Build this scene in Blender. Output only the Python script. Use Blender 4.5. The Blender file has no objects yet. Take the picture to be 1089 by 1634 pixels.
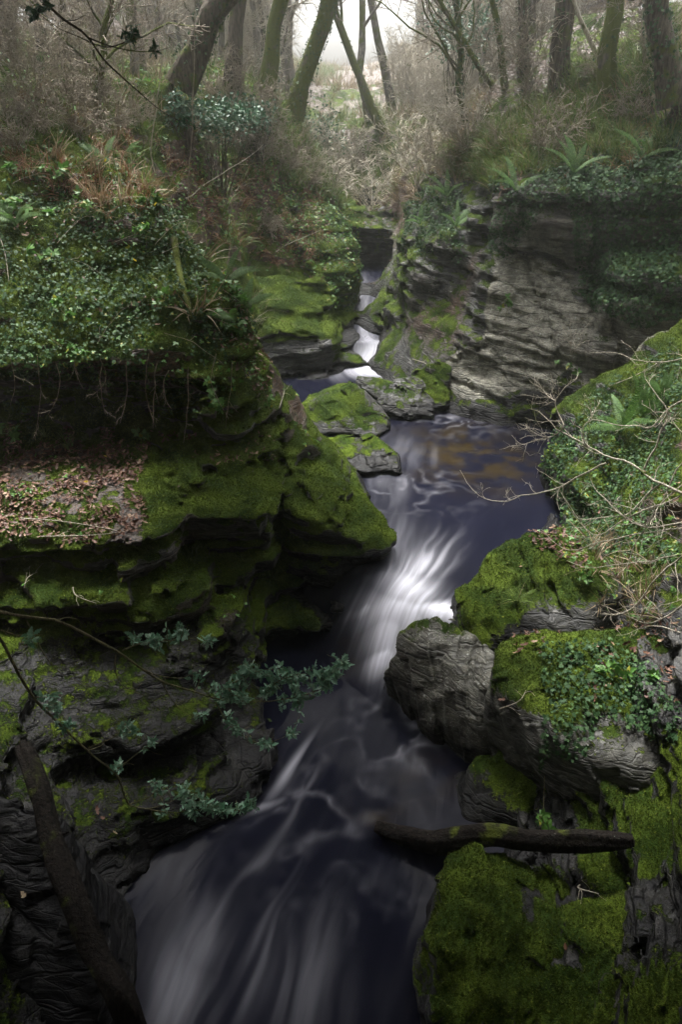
import bpy, bmesh, math, random, os, time
import numpy as np
from mathutils import Vector
T0 = time.time()
def log(*a): print('[%.1f]' % (time.time()-T0), *a, flush=True)
random.seed(7); RNG = np.random.default_rng(7)
C = bpy.context.scene.collection
QUICK = float(os.environ.get('QUICK', '1'))

# ------------------------------------------------------------------ camera
CAMZ, PITCH, FPX, CX, CY = 6.5, math.radians(31), 1100.0, 544.5, 817.0
CT, ST = math.cos(PITCH), math.sin(PITCH)
cam = bpy.data.cameras.new('camera'); camo = bpy.data.objects.new('camera', cam); C.objects.link(camo)
camo.location = (0, 0, CAMZ); camo.rotation_euler = (math.pi/2 - PITCH, 0, 0)
cam.sensor_fit = 'VERTICAL'; cam.sensor_height = 36.0; cam.sensor_width = 24.0
cam.lens = 36.0*FPX/1634.0; cam.clip_start = 0.05; cam.clip_end = 2000
bpy.context.scene.camera = camo

def ray(px, py):
    u = (px-CX)/FPX; v = (CY-py)/FPX
    return np.array([u, CT+v*ST, -ST+v*CT])
def PY(px, py, Y):
    d = ray(px, py); t = Y/d[1]
    return np.array([d[0]*t, Y, CAMZ+d[2]*t])
def PZ(px, py, Z):
    d = ray(px, py); t = (Z-CAMZ)/d[2]
    return np.array([d[0]*t, d[1]*t, Z])
def project(P):
    P = np.asarray(P, float)
    x = P[..., 0]; y = P[..., 1]; z = P[..., 2]-CAMZ
    dep = y*CT - z*ST
    up = y*ST + z*CT
    dp = np.where(dep > 0.05, dep, 0.05)
    return CX+FPX*x/dp, CY-FPX*up/dp, dep

# ------------------------------------------------------------------ noise
_L = RNG.random((64, 64, 64)).astype(np.float32)
def vnoise(x, y, z):
    xi = np.floor(x); yi = np.floor(y); zi = np.floor(z)
    fx = (x-xi).astype(np.float32); fy = (y-yi).astype(np.float32); fz = (z-zi).astype(np.float32)
    xi = xi.astype(np.int32) & 63; yi = yi.astype(np.int32) & 63; zi = zi.astype(np.int32) & 63
    x1 = (xi+1) & 63; y1 = (yi+1) & 63; z1 = (zi+1) & 63
    fx = fx*fx*(3-2*fx); fy = fy*fy*(3-2*fy); fz = fz*fz*(3-2*fz)
    a = _L[xi, yi, zi]*(1-fx)+_L[x1, yi, zi]*fx
    b = _L[xi, y1, zi]*(1-fx)+_L[x1, y1, zi]*fx
    c = _L[xi, yi, z1]*(1-fx)+_L[x1, yi, z1]*fx
    d = _L[xi, y1, z1]*(1-fx)+_L[x1, y1, z1]*fx
    return (a*(1-fy)+b*fy)*(1-fz)+(c*(1-fy)+d*fy)*fz
def fbm(x, y, z, oct=3, gain=0.5):
    s = 0; a = 1; t = 0
    for i in range(oct):
        s = s+a*vnoise(x*2**i+17.3*i, y*2**i+5.1*i, z*2**i+31.7*i); t += a; a *= gain
    return s/t*2-1
def sstep(a, b, x):
    t = np.clip((x-a)/(b-a), 0, 1); return t*t*(3-2*t)

# ------------------------------------------------------------------ ground height
HP = np.array([
 (0,-12,13),(-6,-12,15),(6,-12,15),(0,-5,9.5),(-4,-5,12),(4,-5,12),(0,-2.5,5.6),(-3,-2,7),(3,-2,7),  # unseen ground behind and beside the camera, raised to block skylight
 (0,-.9,3.4),(0,.6,.2),(-.3,1.6,-.5),(-.3,3,-.5),(0,4.2,-.5),(.6,5.8,-.4),(1,8.2,.3),(1.8,10,.3),(2.2,11.6,.3),(1,13,.3),(-1,13,.4),(.3,15.3,.5),
 (.5,17,.8),(-.3,6.9,-.5),(0,6.4,-.5),(-.2,5.4,-.5),(.8,19,1.4),(1.0,21,1.6),(1.1,23,2.4),(1.1,24,3.0),
 (-1.6,1.5,.2),(-2.6,2.5,.5),(-2.9,3.8,.6),(-3.8,2.2,3.0),(-4.6,3.4,2.6),(-4.6,4.8,1.6),(-6,2,8),(-7,4,6.5),(-6.5,-1,11),(-9,0,14),(-10,5,11),(-12,-8,17),(-9,9,8),
 (-3,6.5,1.3),(-5,7,1.8),(-7,6.5,3.5),(-1.8,8,1.3),
 (-3,9,2.6),(-6,9,3),(-3,10,4.5),(-1.5,10.1,3.9),(-1.95,10.5,4.6),(-2.7,11,5.3),(-4.1,12.8,6.05),(-4,11.5,5.9),(-7,11,6.7),(-10,12,8.5),(-5.4,14.4,6.9),
 (-1.3,12,1.0),(-2.0,12.5,2.2),(-3.2,13.6,4.2),(-4.6,14.5,5.9),(-7,15.5,7.0),(-1.7,14,.8),
 (-2.2,17.6,2.8),(-1,18,2.8),(-3.6,20,5.9),(-6,17.5,6.1),(-9,17,7.6),(-1.2,19.8,3.8),(-.7,22,4.3),(-2,26,5.9),(-2.9,18.2,5.5),(-6,24,7),(-12,22,10),(-14,15,11),
 (1.1,25.5,3.3),(1.2,27,3.7),(1.6,34,5.0),(-3,34,5.9),(5,34,6.2),(0,50,5.7),(-15,40,13),(-8,42,10.2),(9,42,10.2),(-5,36,7.2),(6.5,36,7.5),(-24,30,14),(15,40,13.5),(24,30,15),(0,75,6.6),(-25,70,19),(25,70,19),(-10,72,11),(10,72,11),(-35,100,26),(35,100,26),(0,105,8),(-35,50,18),(35,50,18),
 (1.6,18.5,3.4),(2.56,18,5.1),(3.97,16.5,6.1),(5.5,16,7.2),(3,21,5.6),(4.5,22,6.6),(2.2,24,4.6),(8,15,8.4),(3.2,26,5.2),(7,22,8.5),(12,20,11),
 (3.2,15.5,5.0),(5.5,14,5.9),(7,13,6.6),(9,12,8.2),
 (4.3,12.2,.8),(6,11.6,2.5),
 (3.5,9.6,1.0),(4.2,9.8,2.0),(5.1,10,3.1),(6.5,10,4.4),(3.0,7.6,.8),(3.9,7.6,1.9),(5,8,3.0),(7,7,5.5),(3.6,6.3,1.4),(4.5,5.5,2.6),(6,5,5.5),
 (3.1,4.2,.9),(4,4,2.6),(5.5,3,6),(2.4,3.0,.6),(1.5,3.3,.35),(1.75,4.15,.1),(1.2,4.2,-.1),(2.6,3.6,.5),(2.3,4.3,.4),(3.4,2.4,2.5),(1.6,2.2,0.5),(5,1,8),(8,0,13),(10,6,11),(12,-8,17),(2.2,1.2,2.0),(3.5,0,5.5),
] + [tuple(PY(a, b, Y)+np.array([0, 0, .25])) for a, b, Y in [(283,165,17),(372,150,20.5),(428,145,22.5),(462,190,23),(612,212,28.5),(603,190,30.5),(150,175,14.5),(745,215,19),(812,115,18.5),(215,130,20),(100,110,18.5),(1075,190,13.6),(500,260,23.5)]], float)
def _fit():
    XY = HP[:, :2]; r = np.linalg.norm(XY[:, None]-XY[None], axis=2)
    A = np.zeros((len(HP)+3,)*2); n = len(HP)
    A[:n, :n] = -r - np.eye(n)*0.02; A[:n, n] = 1; A[:n, n+1:] = XY; A[n, :n] = 1; A[n+1:, :n] = XY.T
    return np.linalg.solve(A, np.r_[HP[:, 2], 0, 0, 0])
HW = _fit()
def hbase(x, y):
    x = np.asarray(x, float); y = np.asarray(y, float); out = np.full(np.broadcast(x, y).shape, HW[len(HP)])
    out = out + HW[-2]*x + HW[-1]*y
    for (a, b, _), w in zip(HP, HW): out = out - w*np.sqrt((x-a)**2+(y-b)**2)
    n = fbm(x*.55, y*.55, 0*x+3.3, 4)*.45*sstep(1.2, 3.5, out)
    return out+n

# ------------------------------------------------------------------ convex blocks
def hull_planes(pts):
    bm = bmesh.new()
    for p in pts: bm.verts.new(p)
    bmesh.ops.convex_hull(bm, input=bm.verts)
    cen = np.mean(np.array([v.co[:] for v in bm.verts]), axis=0)
    pl = []
    for f in bm.faces:
        f.normal_update(); n = np.array(f.normal[:])
        if f.calc_area() < 1e-5: continue
        d = -n.dot(np.array(f.verts[0].co[:]))
        if n.dot(cen)+d > 0: n, d = -n, -d
        if not any(np.dot(n, q[0]) > .9995 and abs(d-q[1]) < .02 for q in pl): pl.append((n, d))
    co = np.array([v.co[:] for v in bm.verts]); bm.free()
    return pl, co.min(0), co.max(0)
def hull_sdf(pl, x, y, z, k):
    m = None; ds = [(n[0]*x+n[1]*y+n[2]*z+d).astype(np.float32) for n, d in pl]
    m = ds[0]
    for d in ds[1:]: m = np.maximum(m, d)
    s = sum(np.exp(np.clip((d-m)/k, -20, 0)) for d in ds)
    return m+k*np.log(s)-k*.75
def block(top, base, off=0.0):
    """rock block: top outline (x,y,z) and base level; off widens (+) or undercuts (-) the base"""
    t = np.array(top, float); c = t[:, :2].mean(0); b = t.copy(); b[:, 2] = base
    v = b[:, :2]-c; L = np.linalg.norm(v, axis=1)[:, None]; b[:, :2] = c+v*(1+off/L)
    return np.vstack([t, b])
BL = [
 # left bank ledges and buttresses
 (block([(-7,6.6,2.1),(-3.6,6.5,2.0),(-2.5,6.5,2.0),(-2.05,7.0,2.1),(-2.0,9.3,2.35),(-7,9.8,2.5)], 1.35, -.15), .07),
 (block([(-7,6.1,1.5),(-3.4,6.2,1.5),(-2.3,6.25,1.55),(-1.75,6.7,1.5),(-1.6,8,1.5),(-7,8,1.5)], .7, .1), .06),
 (block([(-6,5.6,1.0),(-2.4,5.5,1.05),(-1.5,6.0,1.0),(-1.15,6.9,1.0),(-1.2,8,1),(-6,8,1)], .3, .1), .06),
 (block([(-5,5.0,.7),(-2.3,4.95,.72),(-1.5,5.3,.7),(-1.1,6.3,.65),(-1.1,7.2,.6),(-5,8,.7)], -.6, .1), .06),
 (block([(-5,4.2,.35),(-2.4,4.2,.33),(-1.75,4.55,.33),(-1.0,4.85,.28),(-.8,5.4,.3),(-1.0,6.4,.35),(-5,7,.4)], -.6, .05), .06),
 (block([(-2.4,7.5,2.15),(-.85,7.5,2.05),(-.72,8.3,2.15),(-1,9.8,2.4),(-3,9.8,2.6)], .8, -.12), .06),
 (block([(-2.2,7.15,1.3),(-1.35,7.2,1.25),(-1.05,7.7,1.2),(-1.2,9,1.2),(-2.4,9,1.2)], -.6, .02), .05),
 (block([(-.85,7.9,1.95),(0,7.75,1.5),(.62,7.95,1.25),(.72,8.4,1.12),(.05,10.3,1.1),(-1.1,11.6,1.4),(-1.2,9,2.25)], .45, -.1), .06),
 (block([(-1.2,8.15,.9),(.3,8.2,.9),(.55,8.35,.9),(.5,8.9,.9),(0,10.3,.9),(-1.2,11,.9)], -.6, 0), .05),
 (block([(-1.2,7.35,.30),(-.3,7.3,.42),(.35,7.55,.42),(.45,8.3,.4),(-1.2,8.6,.4)], -.6, .05), .05),
 # ivy bank above the cave
 (np.array([(-8,8.2,3.4),(-3.5,8.2,3.3),(-2.0,8.3,3.1),(-1.35,8.5,2.7),(-1.05,9.0,2.9),(-1.05,9.4,3.8),(-1.35,10,4.15),(-1.95,10.5,4.7),(-2.7,11,5.35),(-4.1,12.8,6.0),(-8,11.5,6.9),
            (-8,8.6,1.8),(-2.2,8.8,1.8),(-1.5,8.9,1.8),(-1.3,10.5,1.2),(-2,12,1.2),(-4.4,13.5,2)]), .12),
 # mossy slab and the column behind it
 (block([(-3.2,14.9,1.7),(-.5,15.4,1.72),(-.05,15.8,1.7),(.05,16.6,1.9),(-.05,17.5,2.6),(-.6,17.6,2.85),(-3.3,17.4,2.95)], .4, -.12), .10),
 (block([(-3,14.6,.95),(-.3,15.2,1.0),(.1,15.7,1.0),(.1,17,1),(-3,17,1)], .2, -.03), .07),
 (block([(-.9,17.9,3.1),(.1,17.8,2.7),(.42,18.4,2.9),(.35,19.6,3.6),(-.3,21,4.0),(-1.4,20.5,4.1)], .9, .04), .12),
 (block([(-.3,15.8,1.25),(.5,15.95,1.15),(.48,16.6,1.3),(.22,17.4,1.6),(.1,19,2),(-.5,19,2)], .4, .04), .06),
 # far rock across the head of the gorge
 (block([(-.2,22.6,3.3),(1.9,22.4,2.9),(2.4,24.5,3.3),(-.4,25,3.6)], 2.35, -.1), .08),
 (block([(.2,25.3,3.9),(2.6,25,3.75),(3,27,4),(0,27,4.2)], 3.3, -.1), .07),
 # right bank
 (block([(1.35,17.0,3.1),(1.7,15.9,3.4),(2.4,15.2,3.7),(3.2,15.0,4.9),(4,18,5.9),(2.4,21,5.2),(1.5,19.2,3.8)], .8, .1), .12),
 (block([(.98,17.2,2.05),(1.72,16.0,2.0),(2.5,14.7,2.1),(3,16,2.1),(1.5,19,2.3)], .8, .02), .07),
 (block([(1.75,15.3,1.5),(2.0,14.5,1.45),(2.6,14.0,1.4),(3,15.5,1.4),(1.8,16.0,1.5)], .2, .1), .07),
 (np.array([(2.15,13.5,0),(3.7,12.35,0),(4.5,11.8,0),(6.5,11.6,0),(6.5,16,0),(2.6,16,0),(2.5,13.9,2.2),(4.35,12.3,2.2),(6.2,11.9,2.2),
            (3.0,14.5,3.95),(4.75,13.2,3.7),(6.5,12.6,4.2),(3.2,16,4.2),(6.5,16,5)]), .08),
 (block([(2.9,14.1,4.7),(3.6,13.8,5.1),(4.6,13.1,5.3),(6.2,12.3,5.6),(8,12,6.4),(8,16,7.4),(3.4,17,6.0)], 3.75, -.2), .12),
 (block([(4.6,12.3,3.6),(5.4,11.9,3.8),(8,11.5,4.5),(8,14,5),(5,14,4.5)], 0, .15), .08),
 (block([(3.45,10.7,2.1),(3.3,9.5,1.55),(3.45,8.6,1.4),(5,8.3,2.6),(7,8,4.2),(7,11.3,4.6)], -.2, .1), .1),
]
def water_level(x, y):
    d = (x-.45)*.69+(y-7.7)*.72
    z = .92*sstep(-1.15, .12, d)-.05*sstep(0, 5, 6.0-y)
    return z+.06*sstep(8, 15, y)+.42*sstep(16.1, 16.6, y)+.4*sstep(17, 19.5, y)+.2*sstep(20, 23, y)

def strata(x, y, z):
    """horizontal displacement of layered slate, metres"""
    tl = (1-sstep(7.5, 9.5, y))*sstep(1.2, 2.4, x)
    b = z + .06*x - .05*y + .10*fbm(x*.5, y*.5, z*.3, 2) + tl*(.45*(x-2.6) - .15*(y-6.5))
    s = vnoise(x*.55, y*.55, b*6.5)*2-1
    s2 = vnoise(x*1.3+9, y*1.3, b*15)*2-1
    s3 = vnoise(x*2.6+9, y*2.6+4, b*33)*2-1
    k = sstep(2.6, 3.4, x)*sstep(8.5, 9.5, y)*.55
    rr = fbm(x*5, y*5, z*9, 2)
    # broken blocks: every bed is cut by joints of its own
    def blocks(fx, fb, sd):
        w1 = fbm(x*1.2+sd, y*1.2, z*1.2, 2)*.35
        li = np.floor(b*fb+sd+w1*.3).astype(np.int32) & 63; o = _L[li, (li*7+3) & 63, 5]*9
        a = .5+.2*(_L[li, 9, 11]-.5)
        cx = np.floor((x*math.cos(.5)+y*math.sin(.5)+w1)*fx+o).astype(np.int32) & 63; cy = np.floor((y*math.cos(.5)-x*math.sin(.5)-w1)*fx+o*1.7).astype(np.int32) & 63
        return _L[cx, cy, li]*2-1
    bk = blocks(1.0, 5.2, 1)*.075+blocks(2.4, 13.0, 17)*.036+blocks(5, 30.0, 33)*.014*(y < 11)
    far = 1-.5*sstep(11, 12, y)*(x > .8)
    return (np.tanh(s*6)*.045*far+np.tanh(s2*5)*.022*far+np.tanh(s3*3)*.014)*(1-k)+bk*(1.2-.5*k)+rr*.032
def crack(x, y, z):
    a = vnoise(x*1.1+3, y*1.1, z*.5)*2-1
    return -.05*np.exp(-(a/.05)**2)

# ------------------------------------------------------------------ surface nets
def surface_nets(f, tomap):
    ins = f < 0
    n0, n1, n2 = f.shape
    act = np.zeros((n0-1, n1-1, n2-1), bool); allin = np.ones_like(act)
    for i in (0, 1):
        for j in (0, 1):
            for k in (0, 1):
                s = ins[i:n0-1+i, j:n1-1+j, k:n2-1+k]; act |= s; allin &= s
    act &= ~allin; del allin
    I = np.argwhere(act).astype(np.int32)
    idx = np.full(act.shape, -1, np.int32); idx[act] = np.arange(len(I)); del act
    cor = {}
    for i in (0, 1):
        for j in (0, 1):
            for k in (0, 1): cor[i, j, k] = f[I[:, 0]+i, I[:, 1]+j, I[:, 2]+k]
    acc = np.zeros((len(I), 3)); cnt = np.zeros(len(I))
    for a in range(3):
        o = [q for q in range(3) if q != a]
        for p in (0, 1):
            for q in (0, 1):
                c0 = [0, 0, 0]; c0[o[0]] = p; c0[o[1]] = q; c1 = list(c0); c1[a] = 1
                v0, v1 = cor[tuple(c0)], cor[tuple(c1)]
                m = (v0 < 0) != (v1 < 0)
                t = np.where(m, v0/np.where(m, v0-v1, 1), 0)
                base = np.zeros((len(I), 3)); base[:, o[0]] = p; base[:, o[1]] = q; base[:, a] = t
                acc[m] += base[m]; cnt += m
    V = tomap(I+acc/cnt[:, None])
    F = []
    for a in range(3):
        o = [(a+1) % 3, (a+2) % 3]
        sl0 = [slice(None)]*3; sl1 = [slice(None)]*3
        sl0[a] = slice(0, -1); sl1[a] = slice(1, None)
        A = ins[tuple(sl0)]; B = ins[tuple(sl1)]
        E = np.argwhere(A != B).astype(np.int32)
        ok = np.ones(len(E), bool)
        for q in o: ok &= (E[:, q] > 0) & (E[:, q] < f.shape[q]-1)
        E = E[ok]; flip = A[E[:, 0], E[:, 1], E[:, 2]]
        quad = []
        for d0, d1 in ((0, 0), (1, 0), (1, 1), (0, 1)):
            e = E.copy(); e[:, o[0]] -= 1-d0; e[:, o[1]] -= 1-d1
            quad.append(idx[e[:, 0], e[:, 1], e[:, 2]])
        Q = np.stack(quad, 1)
        Q[~flip] = Q[~flip][:, ::-1]
        F.append(Q)
    return V, np.vstack(F)
def vnormals(V, F):
    n = np.cross(V[F[:, 2]]-V[F[:, 0]], V[F[:, 3 if F.shape[1] == 4 else 1]]-V[F[:, 1 if F.shape[1] == 4 else 0]])
    if F.shape[1] == 3: n = -n
    N = np.zeros_like(V)
    for k in range(F.shape[1]):
        for c in range(3): N[:, c] += np.bincount(F[:, k], n[:, c], len(V))
    return N/np.maximum(np.linalg.norm(N, axis=1), 1e-9)[:, None]

def mesh_obj(name, V, F, mat, attrs=None, parent=None, smooth=True, origin=None, mats=None):
    me = bpy.data.meshes.new(name)
    V = np.asarray(V, np.float32); F = np.asarray(F, np.int32)
    if origin is not None: V = V-np.asarray(origin, np.float32)
    me.vertices.add(len(V)); me.vertices.foreach_set('co', V.ravel())
    me.loops.add(F.size); me.loops.foreach_set('vertex_index', F.ravel())
    me.polygons.add(len(F)); me.polygons.foreach_set('loop_start', np.arange(0, F.size, F.shape[1], dtype=np.int32))
    me.polygons.foreach_set('loop_total', np.full(len(F), F.shape[1], np.int32))
    if smooth: me.polygons.foreach_set('use_smooth', np.ones(len(F), bool))
    me.update(calc_edges=True)
    for k, a in (attrs or {}).items():
        at = me.attributes.new(k, 'FLOAT', 'POINT'); at.data.foreach_set('value', np.asarray(a, np.float32))
    if mat: me.materials.append(mat)
    o = bpy.data.objects.new(name, me); C.objects.link(o)
    if parent: o.parent = parent
    if origin is not None and not parent: o.location = tuple(float(q) for q in origin)
    return o
def tag(o, label=None, cat=None, group=None, kind=None):
    if label: o['label'] = label
    if cat: o['category'] = cat
    if group: o['group'] = group
    if kind: o['kind'] = kind
    return o
def empty(name, loc):
    o = bpy.data.objects.new(name, None); C.objects.link(o); o.location = tuple(float(q) for q in loc); return o

# ------------------------------------------------------------------ gorge terrain
def gs(x, y, z, c, q): return np.exp(-(((x-c[0])/q[0])**2+((y-c[1])/q[1])**2+((z-c[2])/q[2])**2))
def build_terrain():
    q = QUICK
    nu, nw, nz = int(300*q), int(400*q), int(200*q)
    S0, S1 = 1.7+2.5, 27.5+2.5
    ZB, ZT = -.7, 8.1
    uu = np.linspace(-.62, .62, nu); ss = S0*(S1/S0)**np.linspace(0, 1, nw); zz = np.linspace(ZB, ZT, nz)
    X = (uu[:, None]*ss[None, :]).astype(np.float32); Y = np.broadcast_to((ss-2.5)[None, :], X.shape).astype(np.float32)
    H = hbase(X, Y)
    gy = (hbase(X, Y+.05)-hbase(X, Y-.05))/.1; gx = (hbase(X+.05, Y)-hbase(X-.05, Y))/.1
    sc = 1/np.sqrt(1+gx**2+gy**2)
    f = ((zz[None, None, :]-H[..., None])*sc[..., None]).astype(np.float32)
    log('height field', f.shape)
    k = .12
    rock = np.full(f.shape, 9.0, np.float32)
    for pts, kk in BL:
        pl, lo, hi = hull_planes(pts)
        m = .5
        w0 = np.searchsorted(ss-2.5, lo[1]-m); w1 = np.searchsorted(ss-2.5, hi[1]+m)
        z0 = np.searchsorted(zz, lo[2]-m); z1 = np.searchsorted(zz, hi[2]+m)
        smin = ss[w0]; 
        xs = X[:, w0:w1]; cols = np.where(((xs > lo[0]-m) & (xs < hi[0]+m)).any(1))[0]
        u0, u1 = cols.min(), cols.max()+1
        x = X[u0:u1, w0:w1, None]; y = Y[u0:u1, w0:w1, None]; z = zz[None, None, z0:z1].astype(np.float32)
        d = hull_sdf(pl, x, y, z, kk)
        sub = rock[u0:u1, w0:w1, z0:z1]
        np.minimum(sub, d, out=sub)
    log('blocks')
    # union with soil
    h = np.clip(.5+.5*(f-rock)/k, 0, 1)
    f = np.where(rock < 3, f*(1-h)+rock*h-k*h*(1-h), f); del h
    # cave under the ivy bank, undercut beside the pool
    def carve(c, r, kk=.15):
        nonlocal f
        w = slice(max(0, np.searchsorted(ss-2.5, c[1]-r[1]*1.5)), np.searchsorted(ss-2.5, c[1]+r[1]*1.5))
        x = X[:, w, None]; y = Y[:, w, None]; z = zz[None, None, :]
        e = (np.sqrt(((x-c[0])/r[0])**2+((y-c[1])/r[1])**2+((z-c[2])/r[2])**2)-1)*min(r)
        f[:, w] = np.maximum(f[:, w], -e)
    carve((-4.9, 8.5, 2.85), (3.3, 1.25, .72))
    carve((-2.6, 8.5, 2.8), (1.15, .8, .5))
    carve((1.0, 21.9, 2.3), (.9, 1.1, .75))
    log('union')
    band = np.abs(f) < .45
    I = np.argwhere(band)
    x = X[I[:, 0], I[:, 1]]; y = Y[I[:, 0], I[:, 1]]; z = zz[I[:, 2]].astype(np.float32)
    fb = f[band]; rb = rock[band]
    rk = 1-sstep(.02, .35, rb)               # rockiness
    rk = np.maximum(rk, .9*(1-sstep(5.5, 6.5, y))*(z < 3))
    # far things need only the coarse layers
    sv = strata(x, y, z)*np.where(y < 7, 1.25, 1)+crack(x, y, z); d = fbm(x*.9, y*.9, z*.9, 3)*.16*(.5+.5*rk)
    rk = rk*(1-.75*sstep(3.2, 3.7, z)*(x < -.9)*(y > 7.5)*(y < 14.2))*(1-.45*gs(x, y, z, (-1.4, 16.2, 2.3), (2.2, 1.6, .9)))*(1-.6*(x > 3)*(y > 7.8)*(y < 11.5)*sstep(1.5, 2.2, z))
    d += (y < 7.5)*(fbm(x*9, y*9, z*13, 3)*.022)
    d += (1-rk)*(fbm(x*2.2, y*2.2, z*2.2, 3)*.16)
    d += rk*sv
    pale = np.exp(-(((x-4.1)/.9)**2+((y-13.2)/1.2)**2+((z-3)/.9)**2))
    d *= 1-.55*pale
    # long slanting cracks across the big cliff and its overhanging brow
    cl = sstep(2.7, 3.1, x)*sstep(11, 11.6, y)*(1-sstep(15.3, 16, y))
    wv = fbm(x*1.5, y*1.5, z*1.5, 3)*.22
    for z0, sl, wd, dp in ((4.05, -.22, .07, .22), (3.25, -.33, .03, .09), (2.5, -.20, .035, .10), (1.9, .12, .03, .08), (4.7, .05, .05, .10)):
        d -= cl*dp*np.exp(-((z-(z0+sl*(x-3.2))+wv)/wd)**2)
    d -= cl*.10*np.exp(-((x-4.05+.35*(z-2.5)+wv)/.04)**2)+cl*.14*np.exp(-((x-5.0+.2*(z-2.5)+wv)/.06)**2)
    f[band] = fb-d
    log('displaced', len(I))
    logS = math.log(S1/S0)
    def tomap(P):
        s = S0*np.exp(logS*P[:, 1]/(nw-1)); u = -.62+1.24*P[:, 0]/(nu-1)
        return np.stack([u*s, s-2.5, ZB+(ZT-ZB)*P[:, 2]/(nz-1)], 1)
    V, F = surface_nets(f, tomap)
    log('terrain', len(V), len(F))
    # attribute: rockiness sampled at vertices
    iu = np.clip(((V[:, 0]/(V[:, 1]+2.5)+.62)/1.24*(nu-1)), 0, nu-1).round().astype(int)
    iw = np.clip((np.log((V[:, 1]+2.5)/S0)/logS*(nw-1)), 0, nw-1).round().astype(int)
    iz = np.clip((V[:, 2]-ZB)/(ZT-ZB)*(nz-1), 0, nz-1).round().astype(int)
    rv = 1-sstep(.0, .3, rock[iu, iw, iz])
    return V, F, rv
def build_boulder(pts, k=.06, res=.02, A=.5, bed=(0, 0, 1), amp=.05, seed=0):
    pl, lo, hi = hull_planes(np.array(pts)); res = res/QUICK
    lo = lo-.15; hi = hi+.15
    g = [np.arange(lo[i], hi[i], res) for i in range(3)]
    x, y, z = np.meshgrid(*g, indexing='ij'); x = x.astype(np.float32); y = y.astype(np.float32); z = z.astype(np.float32)
    f = hull_sdf(pl, x, y, z, k*.5)
    b = np.array(bed, float); b /= np.linalg.norm(b)
    bb = b[0]*x+b[1]*y+b[2]*z
    px_ = x-b[0]*bb; py_ = y-b[1]*bb; pz_ = z-b[2]*bb
    w = .1*fbm(x*1.1+seed, y*1.1, z*1.1, 2)
    s = vnoise(px_*1.2+seed, py_*1.2+pz_, (bb+w)*9)*2-1
    s2 = vnoise(px_*2.4+seed, py_*2.4+pz_, (bb+w)*24)*2-1
    li = np.floor((bb+w*.6)*7+seed).astype(np.int32) & 63; o = _L[li, (li*5+seed) & 63, 7]*7
    ck = _L[np.floor(px_*1.9+o+w*3).astype(np.int32) & 63, np.floor((py_+pz_)*1.9+o*2-w*3).astype(np.int32) & 63, li]*2-1
    f = f-(fbm(x*1.7+seed, y*1.7, z*1.7, 3)*amp*1.9+(ck*.75+np.tanh(s*2.5)*.35+np.tanh(s2*2)*.25)*amp*A+fbm(x*6, y*6, z*6, 2)*amp*.5)
    def tomap(P): return lo+P*res
    return surface_nets(f.astype(np.float32), tomap)
# ------------------------------------------------------------------ node materials
def mat_new(name):
    m = bpy.data.materials.new(name); m.use_nodes = True; nt = m.node_tree
    for n in list(nt.nodes): nt.nodes.remove(n)
    return m, nt
class NB:
    def __init__(s, nt): s.nt = nt
    def n(s, t, **kw):
        nd = s.nt.nodes.new(t)
        for k, v in kw.items():
            if k.startswith('_'): setattr(nd, k[1:], v)
            else:
                key = int(k[1:]) if k[0] == 'i' and k[1:].isdigit() else k.replace('_', ' ')
                s.set(nd.inputs[key], v)
        return nd
    def set(s, inp, v):
        if isinstance(v, bpy.types.NodeSocket): s.nt.links.new(v, inp)
        elif inp.type == 'RGBA': inp.default_value = (v, v, v, 1) if isinstance(v, (int, float)) else (*v[:3], 1)
        else: inp.default_value = v
    def attr(s, name): return s.n('ShaderNodeAttribute', _attribute_name=name).outputs['Fac']
    def pos(s): return s.n('ShaderNodeNewGeometry').outputs['Position']
    def mapv(s, v, scale, rot=(0, 0, 0)): return s.n('ShaderNodeMapping', Vector=v, Scale=scale, Rotation=rot).outputs[0]
    def noise(s, v, scale, detail=4, rough=.55): return s.n('ShaderNodeTexNoise', Vector=v, Scale=float(scale), Detail=float(detail), Roughness=rough).outputs['Fac']
    def math(s, op, a, b=0.0, c=None, clamp=False):
        nd = s.n('ShaderNodeMath', _operation=op, _use_clamp=clamp); s.set(nd.inputs[0], a); s.set(nd.inputs[1], b)
        if c is not None: s.set(nd.inputs[2], c)
        return nd.outputs[0]
    def ramp(s, f, lo, hi, a=0.0, b=1.0):
        return s.n('ShaderNodeMapRange', Value=f, From_Min=lo, From_Max=hi, To_Min=a, To_Max=b, _interpolation_type='SMOOTHSTEP').outputs[0]
    def mix(s, f, a, b):
        nd = s.n('ShaderNodeMix', _data_type='RGBA'); s.set(nd.inputs[0], f); s.set(nd.inputs[6], a); s.set(nd.inputs[7], b); return nd.outputs[2]
    def out(s, sh, disp=None):
        o = s.n('ShaderNodeOutputMaterial'); s.nt.links.new(sh, o.inputs[0])
    def bump(s, h, dist, st=1.0, normal=None):
        nd = s.n('ShaderNodeBump', Height=h, Distance=dist, Strength=st)
        if normal is not None: s.nt.links.new(normal, nd.inputs['Normal'])
        return nd.outputs[0]
    def bsdf(s, **kw): return s.n('ShaderNodeBsdfPrincipled', **kw)

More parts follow.
